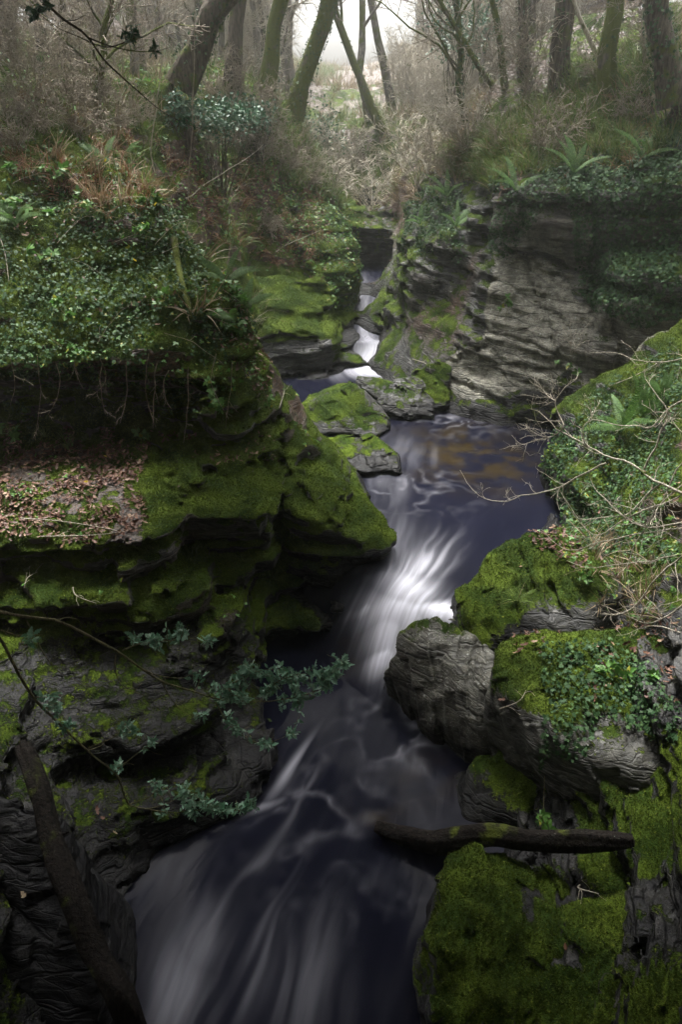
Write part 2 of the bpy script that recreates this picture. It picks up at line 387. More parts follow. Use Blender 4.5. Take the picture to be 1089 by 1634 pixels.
def rock_material(name, rot, bd=.055, dark=(.022, .022, .023), light=(.085, .083, .078), light_amt=.4):
    m, nt = mat_new(name); b = NB(nt); P = b.pos()
    wp = b.n('ShaderNodeTexNoise', Vector=P, Scale=1.7, Detail=3.0).outputs['Color']
    wv = b.n('ShaderNodeVectorMath', _operation='MULTIPLY_ADD'); b.set(wv.inputs[0], wp); wv.inputs[1].default_value = (.14, .14, .14); b.set(wv.inputs[2], P)
    St = b.mapv(wv.outputs[0], (1.6, 1.6, 9), rot); St2 = b.mapv(wv.outputs[0], (4.5, 4.5, 40), rot)
    n1 = b.noise(St, 1.6, 5, .6); n2 = b.noise(St2, 1.0, 4, .6); n3 = b.noise(P, 7, 6, .65); n4 = b.noise(P, 38, 5, .6)
    pale = b.attr('pale'); moss = b.attr('moss'); soil = b.attr('soil'); wet = b.attr('wet'); lich = b.attr('lichen')
    c = b.mix(b.ramp(b.math('ADD', b.math('MULTIPLY', n1, .5), b.math('MULTIPLY', n3, .5)), .38, .66), dark, light)
    c = b.mix(b.math('MULTIPLY', b.ramp(b.math('MULTIPLY', n2, b.ramp(b.noise(P, 1.1, 3), .4, .6, .75, 1.1)), .56, .68), light_amt), c, (.27, .265, .25))
    c = b.mix(b.math('MULTIPLY', b.ramp(n3, .45, .65), .5), c, (.06, .055, .045))
    pc = b.mix(b.ramp(n3, .38, .62), (.120, .112, .085), (.31, .295, .235))
    pc = b.mix(b.ramp(n4, .5, .68), pc, (.075, .078, .055))
    c = b.mix(b.math('MULTIPLY', pale, b.ramp(n1, .2, .5, .6, 1.0)), c, pc)
    # lichen: crisp irregular blotches
    vo = b.n('ShaderNodeTexVoronoi', Vector=b.mapv(P, (1, 1, 1)), Scale=11.0, Randomness=1.0)
    w = b.math('ADD', vo.outputs['Distance'], b.math('MULTIPLY', b.math('SUBTRACT', n4, .5), .55))
    sp = b.math('LESS_THAN', w, b.ramp(lich, 0, 1, -.2, .17))
    vo2 = b.n('ShaderNodeTexVoronoi', Vector=P, Scale=34.0)
    sp2 = b.math('LESS_THAN', vo2.outputs['Distance'], b.ramp(lich, 0, 1, -.05, .21))
    blob = b.math('MULTIPLY', b.math('MAXIMUM', sp, sp2), b.ramp(n3, .44, .56))
    c = b.mix(blob, c, b.mix(n4, (.26, .27, .24), (.5, .51, .47)))
    wv2 = b.n('ShaderNodeVectorMath', _operation='MULTIPLY_ADD'); b.set(wv2.inputs[0], wp); wv2.inputs[1].default_value = (.06, .06, .06); b.set(wv2.inputs[2], P)
    e1 = b.n('ShaderNodeTexVoronoi', _feature='DISTANCE_TO_EDGE', Vector=b.mapv(wv2.outputs[0], (.8, .8, 6), rot), Scale=1.0).outputs['Distance']
    e2 = b.n('ShaderNodeTexVoronoi', _feature='DISTANCE_TO_EDGE', Vector=b.mapv(wv2.outputs[0], (3.2, 3.2, 20), rot), Scale=1.0).outputs['Distance']
    ck = b.math('MULTIPLY', b.ramp(e1, 0, .05, .0, 1), b.ramp(e2, 0, .06, .45, 1))
    c = b.mix(b.ramp(ck, 0, 1, .45, 0), c, (.006, .006, .006))
    c = b.mix(wet, c, b.mix(.8, c, (.004, .004, .005)))  # wet rock darkens; the near rock's painted shade comes in here too
    # soil and humus
    so = b.mix(b.ramp(n4, .35, .65), (.022, .013, .008), (.10, .050, .026))
    so = b.mix(b.ramp(n3, .5, .7), so, (.035, .042, .014))
    c = b.mix(b.math('MULTIPLY', soil, b.ramp(n3, .2, .5, .7, 1.0)), c, so)
    # moss
    mn = b.math('ADD', moss, b.math('MULTIPLY', b.math('SUBTRACT', n3, .5), 1.1))
    mn = b.math('ADD', mn, b.math('MULTIPLY', b.math('SUBTRACT', n4, .5), .7))
    mn = b.math('ADD', mn, b.math('MULTIPLY', b.math('SUBTRACT', b.noise(P, 3.1, 3), .5), 1.1))
    mf = b.ramp(mn, .42, .58)
    mf = b.math('MULTIPLY', mf, b.ramp(moss, .05, .2))
    big = b.noise(P, 2.3, 3, .5); fine = b.noise(P, 120, 3, .7)
    mc = b.mix(b.ramp(big, .35, .65), (.028, .055, .010), (.100, .145, .018))
    mc = b.mix(b.ramp(fine, .42, .6), b.mix(.6, mc, (.012, .02, .004)), mc)
    mc = b.mix(b.ramp(n4, .58, .75), mc, (.21, .23, .035))
    c = b.mix(mf, c, mc)
    h = b.math('ADD', b.math('MULTIPLY', n1, .9), b.math('MULTIPLY', n2, .35))
    h = b.math('ADD', h, b.math('MULTIPLY', n3, .6)); h = b.math('ADD', h, b.math('MULTIPLY', n4, .16))
    h = b.math('ADD', h, b.math('MULTIPLY', ck, .26))
    h = b.mix(mf, h, b.math('ADD', b.math('MULTIPLY', n3, .5), b.math('ADD', b.math('MULTIPLY', n4, .55), b.math('MULTIPLY', fine, .30))))
    ro = b.mix(mf, b.mix(wet, b.ramp(n3, .3, .7, .45, .75), b.ramp(n3, .3, .7, .28, .55)), .95)
    s = b.bsdf(Base_Color=c, Roughness=ro, Normal=b.bump(h, bd, 1.0))
    b.set(s.inputs['Specular IOR Level'], b.math('MULTIPLY', b.math('SUBTRACT', .36, b.math('MULTIPLY', wet, .28)), b.math('SUBTRACT', 1.0, b.math('MULTIPLY', mf, .7))))
    b.out(s.outputs[0]); return m
def leaf_material(name, c1, c2, rough=.5, trans=.25, c3=None, spec=.4):
    m, nt = mat_new(name); b = NB(nt); g = b.n('ShaderNodeNewGeometry')
    r = g.outputs['Random Per Island']
    c = b.mix(r, c1, c2)
    if c3: c = b.mix(b.math('GREATER_THAN', b.math('FRACT', b.math('MULTIPLY', r, 37.3)), .86), c, c3)
    n = b.noise(g.outputs['Position'], 60, 3)
    c = b.mix(b.ramp(n, .35, .7, 0, .35), c, (c1[0]*.5, c1[1]*.5, c1[2]*.5))
    s = b.bsdf(Base_Color=c, Roughness=rough); s.inputs['Specular IOR Level'].default_value = spec
    t = b.n('ShaderNodeBsdfTranslucent', Color=c)
    mx = b.n('ShaderNodeMixShader', Fac=trans); nt.links.new(s.outputs[0], mx.inputs[1]); nt.links.new(t.outputs[0], mx.inputs[2])
    b.out(mx.outputs[0]); return m
def bark_material(name, c1, c2, mossy=.4, scale=1.0):
    m, nt = mat_new(name); b = NB(nt); P = b.pos()
    n1 = b.noise(b.mapv(P, (9*scale, 9*scale, 1.8*scale)), 2.2, 5, .65); n2 = b.noise(P, 3.1, 4); n3 = b.noise(P, 40, 4)
    c = b.mix(b.ramp(n1, .35, .65), c1, c2)
    c = b.mix(b.ramp(n3, .64, .8, 0, .6), c, (.2, .21, .18))
    if mossy: c = b.mix(b.ramp(n2, .62-.35*mossy, .75-.3*mossy), c, b.mix(n3, (.03, .045, .008), (.12, .14, .02)))
    s = b.bsdf(Base_Color=c, Roughness=.85, Normal=b.bump(b.math('ADD', n1, b.math('MULTIPLY', n3, .3)), .03)); s.inputs['Specular IOR Level'].default_value = .15
    b.out(s.outputs[0]); return m
def water_material():
    m, nt = mat_new('river_water'); b = NB(nt)
    fs, fn = b.attr('fs'), b.attr('fn')
    v = b.n('ShaderNodeCombineXYZ', X=fs, Y=fn, Z=0.0).outputs[0]
    n1 = b.noise(b.mapv(v, (.55, 2.2, 1)), 1.4, 4, .5); n2 = b.noise(b.mapv(v, (.7, 6.5, 1)), 1.6, 4, .5)
    n3 = b.noise(b.pos(), 2.6, 3, .5)
    foam = b.attr('foam'); amber = b.attr('amber')
    f = b.math('MULTIPLY', foam, b.ramp(n2, .25, .7, .72, 1.12), clamp=True)
    base = b.mix(n1, (.004, .0045, .009), (.009, .0095, .018))  # bluish base colour stands in for the reflected sky
    base = b.mix(b.math('MULTIPLY', amber, b.ramp(n3, .35, .65)), base, (.024, .017, .007))
    c = b.mix(f, base, (.84, .84, .93))
    h = b.math('ADD', n1, b.math('MULTIPLY', n2, .35))
    s = b.bsdf(Base_Color=c, Roughness=b.ramp(f, 0, .5, .13, .65), IOR=1.33, Normal=b.bump(h, .02, .3))
    b.set(s.inputs['Specular IOR Level'], b.ramp(f, 0, .6, .03, .02))
    b.out(s.outputs[0]); return m

M = dict(
    cliff=rock_material('layered_slate', (0.05, .06, 0)),
    boulder_mid=rock_material('river_boulder_slate', (.1, -.35, 0), .035, light_amt=.4),
    boulder_right=rock_material('tilted_slate', (.55, .75, .3), .032, (.017, .017, .015), (.075, .075, .067), .85),
    boulder_near=rock_material('dark_tilted_slate', (.35, -.75, .2), .035, (.028, .028, .030), (.12, .12, .125), .5),
    ivy=leaf_material('ivy_leaf', (.018, .050, .018), (.055, .110, .042), .6, .15, (.08, .15, .05), .18),
    bramble=leaf_material('bramble_leaf', (.055, .15, .025), (.13, .27, .055), .5, .3, (.26, .26, .03)),
    fern=leaf_material('fern_green', (.05, .12, .022), (.11, .21, .045), .6, .3),
    grass=leaf_material('grass_blade', (.06, .11, .018), (.14, .19, .04), .6, .3, (.22, .18, .09)),
    sedge=leaf_material('dry_grass', (.16, .11, .06), (.30, .24, .15), .7, .2),
    litter=leaf_material('fallen_leaf', (.060, .025, .016), (.150, .068, .040), .6, .08, (.26, .165, .105)),
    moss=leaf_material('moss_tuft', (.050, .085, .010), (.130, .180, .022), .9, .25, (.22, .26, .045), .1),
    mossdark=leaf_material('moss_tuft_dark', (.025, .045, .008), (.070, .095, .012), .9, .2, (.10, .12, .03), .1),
    holly=leaf_material('holly_leaf', (.030, .085, .045), (.075, .165, .085), .45, .12, (.14, .22, .14), .25),
    hollynear=leaf_material('holly_leaf_pale', (.13, .29, .17), (.27, .44, .31), .35, .25, (.40, .55, .42), .4),
    bracken=leaf_material('dead_bracken', (.13, .055, .024), (.26, .125, .06), .7, .2, (.34, .24, .12)),
    yellow=leaf_material('yellow_leaf', (.42, .33, .03), (.55, .42, .04), .5, .3),
    bark=bark_material('bark_brown', (.035, .028, .020), (.115, .095, .072), .25),
    barkmoss=bark_material('bark_mossy', (.045, .040, .028), (.14, .12, .09), .85),
    barkgrey=bark_material('bark_grey', (.075, .066, .058), (.20, .18, .155), .45),
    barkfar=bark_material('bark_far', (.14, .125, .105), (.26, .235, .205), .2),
    twig=bark_material('twig_pale', (.30, .265, .21), (.55, .50, .41), .1, 3),
    twigbrown=bark_material('twig_brown', (.15, .125, .095), (.32, .275, .21), .1, 3),
    twigolive=bark_material('twig_olive', (.11, .105, .05), (.24, .21, .12), .2, 3),
    log=bark_material('dead_wood', (.004, .0035, .003), (.020, .015, .012), .08, 1.5),
    water=water_material(),
)

# ------------------------------------------------------------------ build rock
TV, TF, TROCK = build_terrain()
TN = vnormals(TV, TF)
def yp(*l): return [PY(*q) for q in l]
BOULD = [
 # name, label, hull points, k, res, bed, amp, seed
 ('boulder','dark triangular slab boulder with a moss green sloping top in mid stream','mid',
   yp((452,662,12.5),(470,690,12.1),(600,697,11.9),(622,682,12.2),(622,668,12.6),(565,612,12.9),(545,611,13.2),(500,628,13.1),(600,640,13.2))+[(-1,13.3,.5),(1,13.2,.5),(.6,14,.5)], .03,.022,(.35,-.1,1),.03,1),
 ('boulder','long low wet rock just below the triangular slab','mid',
   yp((505,705,11.35),(512,735,10.85),(560,752,10.45),(636,752,10.5),(634,722,11.0),(600,698,11.4),(560,690,11.6))+[(-.6,12,.5),(1.2,11.3,.5),(.2,11,.5)], .05,.022,(.5,.1,1),.04,2),
 ('boulder','flat lichen spotted rock between the slab boulder and the white upper rapid','mid',
   yp((560,640,13.4),(575,602,13.6),(650,600,13.6),(672,612,13.4),(690,640,13.1),(690,664,12.8),(640,668,12.75),(600,650,13.1))+[(.4,14.3,.5),(2,14,.5),(2,13.6,.5)], .05,.022,(.3,0,1),.05,3),
 ('boulder','rounded dark boulder with moss cap touching foot of the grey cliff','mid',
   yp((650,640,13.5),(665,588,13.9),(690,575,13.9),(715,585,13.8),(722,640,13.2),(690,655,13.1))+[(1.4,14.4,.5),(2.4,14.2,.5),(2.2,13.5,.5)], .07,.022,(.3,0,1),.05,4),
 ('boulder','small dark wet rock at the water line beside the upper rapid','mid',
   yp((640,580,16.0),(640,535,16.4),(700,545,15.8),(715,580,15.5))+[(1.2,16.0,1.2),(2.4,15.8,1.2),(1.3,15.2,.6),(2.5,15,.6)], .05,.025,(.3,0,1),.05,5),
 ('boulder','big moss covered boulder with brown leaves on top beside the white cascade','right',
   yp((720,940,7.0),(738,985,6.5),(760,895,7.3),(800,862,7.5),(850,846,7.55),(915,856,7.4),(985,945,6.5),(930,1020,6.1),(790,1040,6.1))+[(1.5,6.3,0),(3.0,5.9,.2),(4.0,6.6,.2),(4.2,8,.6),(2.4,8.3,.2),(1.5,7.4,.2)], .10,.018,(.55,-.25,1),.045,6),
 ('boulder','smooth grey striped boulder with white lichen at foot of the cascade','right',
   yp((612,1070,6.3),(650,1010,6.4),(700,992,6.45),(748,1000,6.3),(800,1040,5.9),(805,1120,5.4),(775,1205,5.15),(690,1150,5.6))+[(.55,6.3,-.4),(1.3,5.25,-.4),(1.9,5.1,-.4),(2.3,6.2,0),(1.4,7,0)], .07,.016,(.75,-.55,.5),.05,7),
 ('boulder','large rock draped with ivy and brown leaves at right edge','right',
   yp((793,1045,5.7),(830,1012,5.95),(930,1000,6.1),(1250,985,6.2),(1300,1200,4.7),(1300,1340,4.0),(980,1215,4.5),(855,1150,4.9),(795,1100,5.3))+[(1.55,5.3,.1),(2.0,4.75,-.3),(2.6,4.2,0),(3.9,4.2,.2),(4.2,6.6,.4),(2.1,6.7,.1)], .09,.018,(.5,-.5,.7),.05,8),
 ('boulder','small moss covered rock just above the fallen log','right',
   yp((735,1250,4.95),(760,1212,5.1),(810,1190,5.15),(850,1200,5.05),(868,1270,4.7),(840,1310,4.45),(750,1300,4.55))+[(.85,4.6,-.4),(1.9,4.3,-.3),(2.0,5.2,-.3),(1.0,5.1,-.4)], .08,.014,(.4,-.4,1),.035,9),
 ('boulder','tall moss covered rock under the fallen log at lower right','near',
   yp((708,1375,3.9),(735,1342,4.0),(790,1338,4.1),(850,1362,3.95),(905,1420,3.6),(930,1560,2.9),(910,1700,2.4),(680,1700,2.3),(682,1600,2.5),(690,1500,2.9))+[(.65,2.0,-.4),(.62,3.0,-.4),(.8,3.8,-.4),(2,3.9,-.3),(1.5,2,-.3)], .12,.012,(-.7,.3,.8),.07,10),
 ('boulder','broad dark mossy rock filling the bottom right corner','near',
   yp((848,1520,3.05),(885,1440,3.4),(1000,1412,3.45),(1140,1395,3.45),(1320,1395,3.5),(1320,1700,2.3),(850,1700,2.3))+[(1.1,2.0,-.3),(1.1,3.1,-.3),(3.5,3.8,0),(3.2,2,0),(4,3,0)], .09,.012,(-.5,.3,.8),.06,11),
 ('boulder','black wet rock with stuck leaves in the bottom left corner','near',
   yp((-40,1275,3.9),(60,1290,3.85),(110,1330,3.7),(135,1450,3.2),(150,1560,2.8),(120,1700,2.4),(-60,1700,2.4))+[(-3.3,2,-.3),(-1.9,2.0,-.4),(-1.6,2.8,-.4),(-1.8,3.6,-.4),(-3.4,4,-.3)], .08,.013,(.2,.1,1),.04,12),
]
SURF = [dict(V=TV, F=TF, N=TN, rock=TROCK, kind='terrain')]
for (nm, lb, zone, pts, k, res, bed, amp, seed) in BOULD:
    V, F = build_boulder(pts, k, res, .8, bed, amp, seed)
    # keep the biggest island only (drop specks)
    SURF.append(dict(V=V, F=F, N=vnormals(V, F), rock=np.ones(len(V)), kind=zone, name=nm, label=lb))
log('boulders')
# ------------------------------------------------------------------ surface attributes
def gauss(x, y, z, c, r): return np.exp(-(((x-c[0])/r[0])**2+((y-c[1])/r[1])**2+((z-c[2])/r[2])**2))
def poly_mask(px, py, poly):
    poly = np.array(poly, float); ins = np.zeros(px.shape, bool); j = len(poly)-1
    for i in range(len(poly)):
        xi, yi = poly[i]; xj, yj = poly[j]
        c = ((yi > py) != (yj > py)) & (px < (xj-xi)*(py-yi)/((yj-yi) or 1e-9)+xi); ins ^= c; j = i
    return ins
def soft_poly(px, py, poly, s=22):
    """patch outline given on the surface, with a ragged edge"""
    ox = fbm(px/60, py/60, 0*px+1, 2)*s; oy = fbm(px/60+9, py/60, 0*px+5, 2)*s
    return poly_mask(px+ox, py+oy, poly).astype(float)
def attributes(S):
    V, N = S['V'], S['N']; x, y, z = V[:, 0], V[:, 1], V[:, 2]
    px, py, dep = project(V)
    wl = water_level(x, y); above = z-wl
    up = N[:, 2]+fbm(x*1.8, y*1.8, z*1.8, 3)*.45
    moss = sstep(.10, .75, up)
    name = S.get('name'); g = np.ones(len(V))
    lich = np.full(len(V), .35); pale = np.zeros(len(V)); soil = np.zeros(len(V))
    if S['kind'] == 'terrain':
        soil = (1-S['rock'])*sstep(.6, 1.4, above)
        soil = np.maximum(soil, sstep(2.6, 3.4, z)*(x < -.9)*(y > 7.5)*(y < 14))
        g = np.where((y < 6.7) & (x < 0), .44+.4*sstep(.9, 1.5, z), 1.0); near_shade = 1-sstep(1.0, 1.9, z+.25*fbm(x, y, z, 2)); near_shade *= (x < .8)*(y < 9)  # last mask: foreground shade painted into the low left rock
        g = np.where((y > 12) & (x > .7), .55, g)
        D = gauss(x, y, z, (-1.4, 16.3, 2.3), (2.2, 1.5, 1.0)); E = gauss(x, y, z, (0, 18.3, 2.4), (1, 1.6, 1.4))
        moss = np.clip(moss+1.1*D*(N[:, 2] > -.1)+.55*E, 0, 1.2)
        moss = np.where((x < -.2) & (y > 13.8) & (z < 1.75), moss*.25, moss)
        ledge = soft_poly(px, py, [(0, 690), (250, 690), (430, 680), (470, 720), (620, 850), (600, 865), (455, 800), (260, 800), (250, 880), (0, 890)])*((y < 12) & (y > 5.8))
        moss = np.clip(moss+ledge*.28*(N[:, 2] > .1), 0, 1.3)
        lt = soft_poly(px, py, [(0, 690), (150, 680), (245, 700), (245, 810), (190, 855), (60, 870), (0, 865)], 60)*(y < 11)*(y > 5.8)*sstep(.35, .5, vnoise(x*2.1, y*2.1, z*2))
        lt = lt*sstep(.42, .56, vnoise(x*4.3, y*4.3, z*4)*.6+vnoise(x*1.4+5, y*1.4, z)*.4); moss = moss*(1-.8*lt); soil = np.maximum(soil, .55*lt)
        moss = np.maximum(moss, soft_poly(px, py, [(320, 490), (400, 500), (430, 640), (380, 660), (310, 580)])*.6*(y < 10.5))
        moss = np.maximum(moss, .75*soft_poly(px, py, [(540, 350), (640, 350), (640, 390), (560, 395)])*(N[:, 2] > .3))
        moss = np.maximum(moss, .7*soft_poly(px, py, [(600, 350), (660, 340), (700, 380), (640, 500), (600, 520)])*(y > 14))
        moss = np.maximum(moss, .36*soft_poly(px, py, [(860, 730), (1089, 640), (1089, 990), (960, 990), (850, 830)])*(y < 11))
        moss = np.maximum(moss, .55*soft_poly(px, py, [(720, 560), (760, 500), (790, 510), (770, 600), (730, 640)])*(y < 16))
        moss = np.maximum(moss, .55*soft_poly(px, py, [(700, 230), (870, 160), (1000, 90), (1089, 60), (1089, 230), (900, 230), (800, 300)]))
        pm = soft_poly(px, py, [(775, 405), (870, 420), (960, 480), (930, 590), (880, 640), (730, 640), (720, 600), (770, 500)], 30)
        pale = pm*(y > 11.5)*(y < 15.5)
        pale = np.maximum(pale, .6*soft_poly(px, py, [(930, 470), (1089, 480), (1089, 570), (960, 640), (925, 600)])*(y > 10.8))
        pale = np.maximum(pale, .45*soft_poly(px, py, [(790, 330), (960, 330), (960, 470), (780, 400)])*(y > 11.8))
        moss *= 1-.75*pale
        lich = .35+.65*pale+.5*soft_poly(px, py, [(680, 430), (740, 440), (730, 480), (690, 470)])
        lich = np.where(x < 0, .18, lich)
    else:
        lb = S['label']
        g = g*1.0
        if 'triangular' in lb: moss = np.clip(moss*.9+.1*(N[:, 0] < .2), 0, .7)*(N[:, 0] < .55); lich[:] = .55
        elif 'low wet' in lb: g *= .35; lich[:] = .2
        elif 'flat lichen' in lb: g *= .5; lich[:] = .6
        elif 'small dark wet' in lb: g *= .4
        elif 'big moss' in lb: moss = np.clip(moss+.45*(N[:, 2] > -.25), 0, 1.25)*sstep(.05, .5, above-.2*x+.4); lich[:] = .3
        elif 'grey striped' in lb:
            moss = .62*sstep(.3, .9, N[:, 2])*sstep(6.0, 6.5, y); lich[:] = .85; pale += .35
        elif 'draped' in lb: moss = np.clip(moss*1.15, 0, 1.2)*sstep(.8, 1.3, z); lich[:] = .5; pale += .12
        elif 'small moss' in lb: g *= .95; moss = np.clip(moss+.25, 0, 1); lich[:] = .4
        elif 'tall moss' in lb: moss = np.clip(moss+.35*(fbm(x*2, y*2, z*2, 2) > 0), 0, 1)*np.where(z > .35, 1, .6); lich[:] = .5
        elif 'broad dark' in lb: moss = np.clip(moss+.25*(fbm(x*2, y*2, z*2, 2) > -.1), 0, .9); lich[:] = .35
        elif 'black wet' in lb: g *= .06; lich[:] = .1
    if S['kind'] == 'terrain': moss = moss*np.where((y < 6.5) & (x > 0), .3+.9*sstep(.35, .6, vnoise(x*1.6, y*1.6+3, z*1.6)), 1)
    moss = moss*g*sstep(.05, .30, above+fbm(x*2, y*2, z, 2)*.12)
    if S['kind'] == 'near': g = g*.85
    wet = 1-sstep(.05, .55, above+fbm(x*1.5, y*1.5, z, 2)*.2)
    if S['kind'] == 'terrain': wet = np.maximum(np.maximum(wet, .85*near_shade), .85*(x > 0)*(1-sstep(4.6, 5.6, y)))  # real wetness plus painted foreground shade on both near banks
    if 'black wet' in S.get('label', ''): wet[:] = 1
    elif S['kind'] == 'near': wet = np.maximum(wet, .6)  # near boulders darkened as painted foreground shade
    if S['kind'] == 'terrain': soil = soil*sstep(5.2, 6.6, y)
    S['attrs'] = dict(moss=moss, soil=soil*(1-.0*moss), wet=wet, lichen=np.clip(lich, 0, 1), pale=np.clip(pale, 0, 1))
for S in SURF: attributes(S)
log('attributes')
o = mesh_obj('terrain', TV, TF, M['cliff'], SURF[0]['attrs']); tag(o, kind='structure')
BOULDER_OBJ = []
for S in SURF[1:]:
    V = S['V']; org = np.array([V[:, 0].mean(), V[:, 1].mean(), V[:, 2].min()])
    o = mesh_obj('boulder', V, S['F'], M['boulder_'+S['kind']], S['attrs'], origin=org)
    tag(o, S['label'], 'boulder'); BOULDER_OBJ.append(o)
# forest floor and valley sides around and beyond the gorge
def sheet(name, xs, ys, cut):
    X, Y = np.meshgrid(xs, ys, indexing='ij'); Z = hbase(X, Y)-.04
    idx = np.arange(X.size).reshape(X.shape)
    F = np.stack([idx[:-1, :-1], idx[1:, :-1], idx[1:, 1:], idx[:-1, 1:]], -1).reshape(-1, 4)
    V = np.stack([X, Y, Z], -1).reshape(-1, 3)
    c = V[F].mean(1); F = F[~cut(c)]
    N = vnormals(V, F[:, ::-1] if vnormals(V, F)[:, 2].mean() < 0 else F)
    r = np.zeros(len(V)); n = fbm(V[:, 0]*.4, V[:, 1]*.4, V[:, 2]*0, 3)
    at = dict(moss=np.clip(.35+n*.7, 0, .7), soil=r+1, wet=r, lichen=r, pale=r)
    o = mesh_obj(name, V, F, M['cliff'], at); tag(o, kind='structure')
    return dict(V=V, F=F, N=N, rock=r, kind='hill', attrs=at)
def inside(c): return (c[:, 1] > 2.0) & (c[:, 1] < 27.0) & (np.abs(c[:, 0]) < .6*(c[:, 1]+2.5)-.05)
HILL = sheet('hill', np.concatenate([np.arange(-60, -20, 1.5), np.arange(-20, 20, .3), np.arange(20, 60, 1.5)]),
             np.concatenate([np.arange(-14, 1.5, .5), np.arange(1.5, 45, .3), np.arange(45, 86, 1.5)]), inside)
SURF.append(HILL)
log('hill')

# ------------------------------------------------------------------ river
def make_river():
    q = QUICK
    nu, nw = int(520*q), int(820*q)
    u = np.linspace(-.6, .6, nu); s = 3.4*(27/3.4)**np.linspace(0, 1, nw)
    X = u[:, None]*s; Y = np.broadcast_to(s-2.5, X.shape).copy(); Z = water_level(X, Y)
    idx = np.arange(X.size).reshape(X.shape)
    F = np.stack([idx[:-1, :-1], idx[1:, :-1], idx[1:, 1:], idx[:-1, 1:]], -1).reshape(-1, 4)
    x, y, z = X.ravel(), Y.ravel(), Z.ravel()
    # drop water buried in the banks
    hb = hbase(x, y); dead = (hb > z+1.0); F = F[~dead[F].all(1)]
    path = [PZ(*p) for p in [(612, 470, 1.8), (592, 520, 1.6), (608, 560, 1.2), (600, 590, .98), (690, 625, .98), (735, 690, .96), (720, 780, .95), (690, 860, .93), (662, 930, .85),
            (632, 1010, .3), (606, 1070, .0), (565, 1150, 0), (520, 1240, 0), (470, 1330, 0), (415, 1420, 0), (365, 1520, 0), (320, 1660, 0)]]
    W = [.35, .35, .35, .6, 1.3, 1.8, 1.6, 1.0, .5, .4, .5, .75, .9, 1.0, 1.1, 1.2, 1.3]
    path = np.array(path); 
    t = np.arange(len(path)); tt = np.linspace(0, len(path)-1, 110)
    def cr(a):
        i = np.clip(np.floor(tt).astype(int), 0, len(a)-2); f = (tt-i)[:, None] if a.ndim > 1 else tt-i
        p0 = a[np.maximum(i-1, 0)]; p1 = a[i]; p2 = a[i+1]; p3 = a[np.minimum(i+2, len(a)-1)]
        return .5*(2*p1+(p2-p0)*f+(2*p0-5*p1+4*p2-p3)*f**2+(3*p1-p0-3*p2+p3)*f**3)
    Pp = cr(path[:, :2]); Wd = np.interp(tt, t, W)
    L = np.r_[0, np.cumsum(np.linalg.norm(np.diff(Pp, axis=0), axis=1))]
    num = np.zeros((len(x), 2)); den = np.zeros(len(x)); P2 = np.stack([x, y], 1)
    T = np.gradient(Pp, axis=0); T /= np.linalg.norm(T, axis=1)[:, None]
    for i in range(0, len(Pp)):
        d = P2-Pp[i]; r2 = (d**2).sum(1)
        w = 1/(r2+.02)**3
        a = d@T[i]; n = d[:, 0]*T[i][1]-d[:, 1]*T[i][0]
        num[:, 0] += w*(L[i]+a); num[:, 1] += w*n/(.4+.6*Wd[i]); den += w
    fs, fn = (num/den[:, None]).T
    px, py, dep = project(np.stack([x, y, z], 1))
    wx = fbm(fs*.9, fn*1.4, 0*fs+2, 3); 
    def streak(k, a, seed): return vnoise(fs*a+seed+wx*.6, (fn+wx*.22)*k, 0*fs+seed)
    st = .45*streak(3.2, .45, 3)+.33*streak(8, .7, 8)+.22*streak(19, 1.0, 12)
    st2 = sstep(.30, .74, st)
    foam = np.zeros(len(x))
    def blob(cx, cy, rx, ry, ang, s, hard=0.0):
        nonlocal foam
        a = math.radians(ang); dx, dy = px-cx, py-cy
        # ragged outline follows the flow noise
        e = ((dx*math.cos(a)+dy*math.sin(a))/rx)**2+((-dx*math.sin(a)+dy*math.cos(a))/ry)**2
        e = e*(1+.9*(0.5-st))
        g = np.exp(-e)*s
        foam = np.maximum(foam, g*(hard+(1-hard)*st2))
    near = y < 13
    # the white cascade
    blob(650, 955, 42, 40, -60, 1.15, .6); blob(638, 985, 50, 36, 0, 1.4, .8); blob(700, 980, 56, 17, 5, 1.3, .85)
    blob(622, 1015, 32, 50, 10, 1.3, .8); blob(612, 1054, 30, 18, -40, 1.4, .75); blob(596, 974, 34, 13, -20, 1.0, .4)
    blob(668, 915, 56, 28, -40, .7, .2); blob(650, 922, 36, 60, 20, .7, .2); blob(640, 885, 50, 36, -50, .12, 0)
    # silky tail below it
    blob(600, 1082, 30, 18, -60, .30, .1); blob(540, 1190, 110, 26, -60, .07, .0)
    blob(470, 1310, 120, 22, -62, .20, .0); blob(415, 1390, 90, 32, -55, .24, .0); blob(350, 1500, 100, 56, -60, .24, .06)
    blob(300, 1590, 100, 70, -70, .22, .10); blob(430, 1560, 110, 80, -80, .17, .10); blob(560, 1600, 120, 70, 0, .04, .1)
    blob(465, 1228, 50, 8, -55, .35, 0); blob(225, 1420, 110, 50, -30, .05, .1); blob(430, 1285, 34, 6, -20, .3, 0)
    # fine wisps of froth turning in the pools
    qx = x*3.4+fbm(x*2.2, y*2.2, 0*x, 3)*1.6; qy = y*3.4+fbm(x*2.2, y*2.2, 0*x+7, 3)*1.6
    wi = np.abs(vnoise(qx+fs*.5, qy, 0*x+3)*2-1); wi = np.clip(1-wi/.55, 0, 1)**1.6*vnoise(x*9, y*9, 0*x+1)
    wm = np.exp(-((px-640)/90)**2-((py-1180)/80)**2)*.22+np.exp(-((px-700)/45)**2-((py-1150)/60)**2)*.2+np.exp(-((px-500)/70)**2-((py-1290)/60)**2)*.25+np.exp(-((px-620)/110)**2-((py-780)/40)**2)*.22+np.exp(-((px-740)/90)**2-((py-660)/30)**2)*.3+np.exp(-((px-560)/200)**2-((py-1430)/120)**2)*.07
    foam = np.maximum(foam, .6*wi*wm)
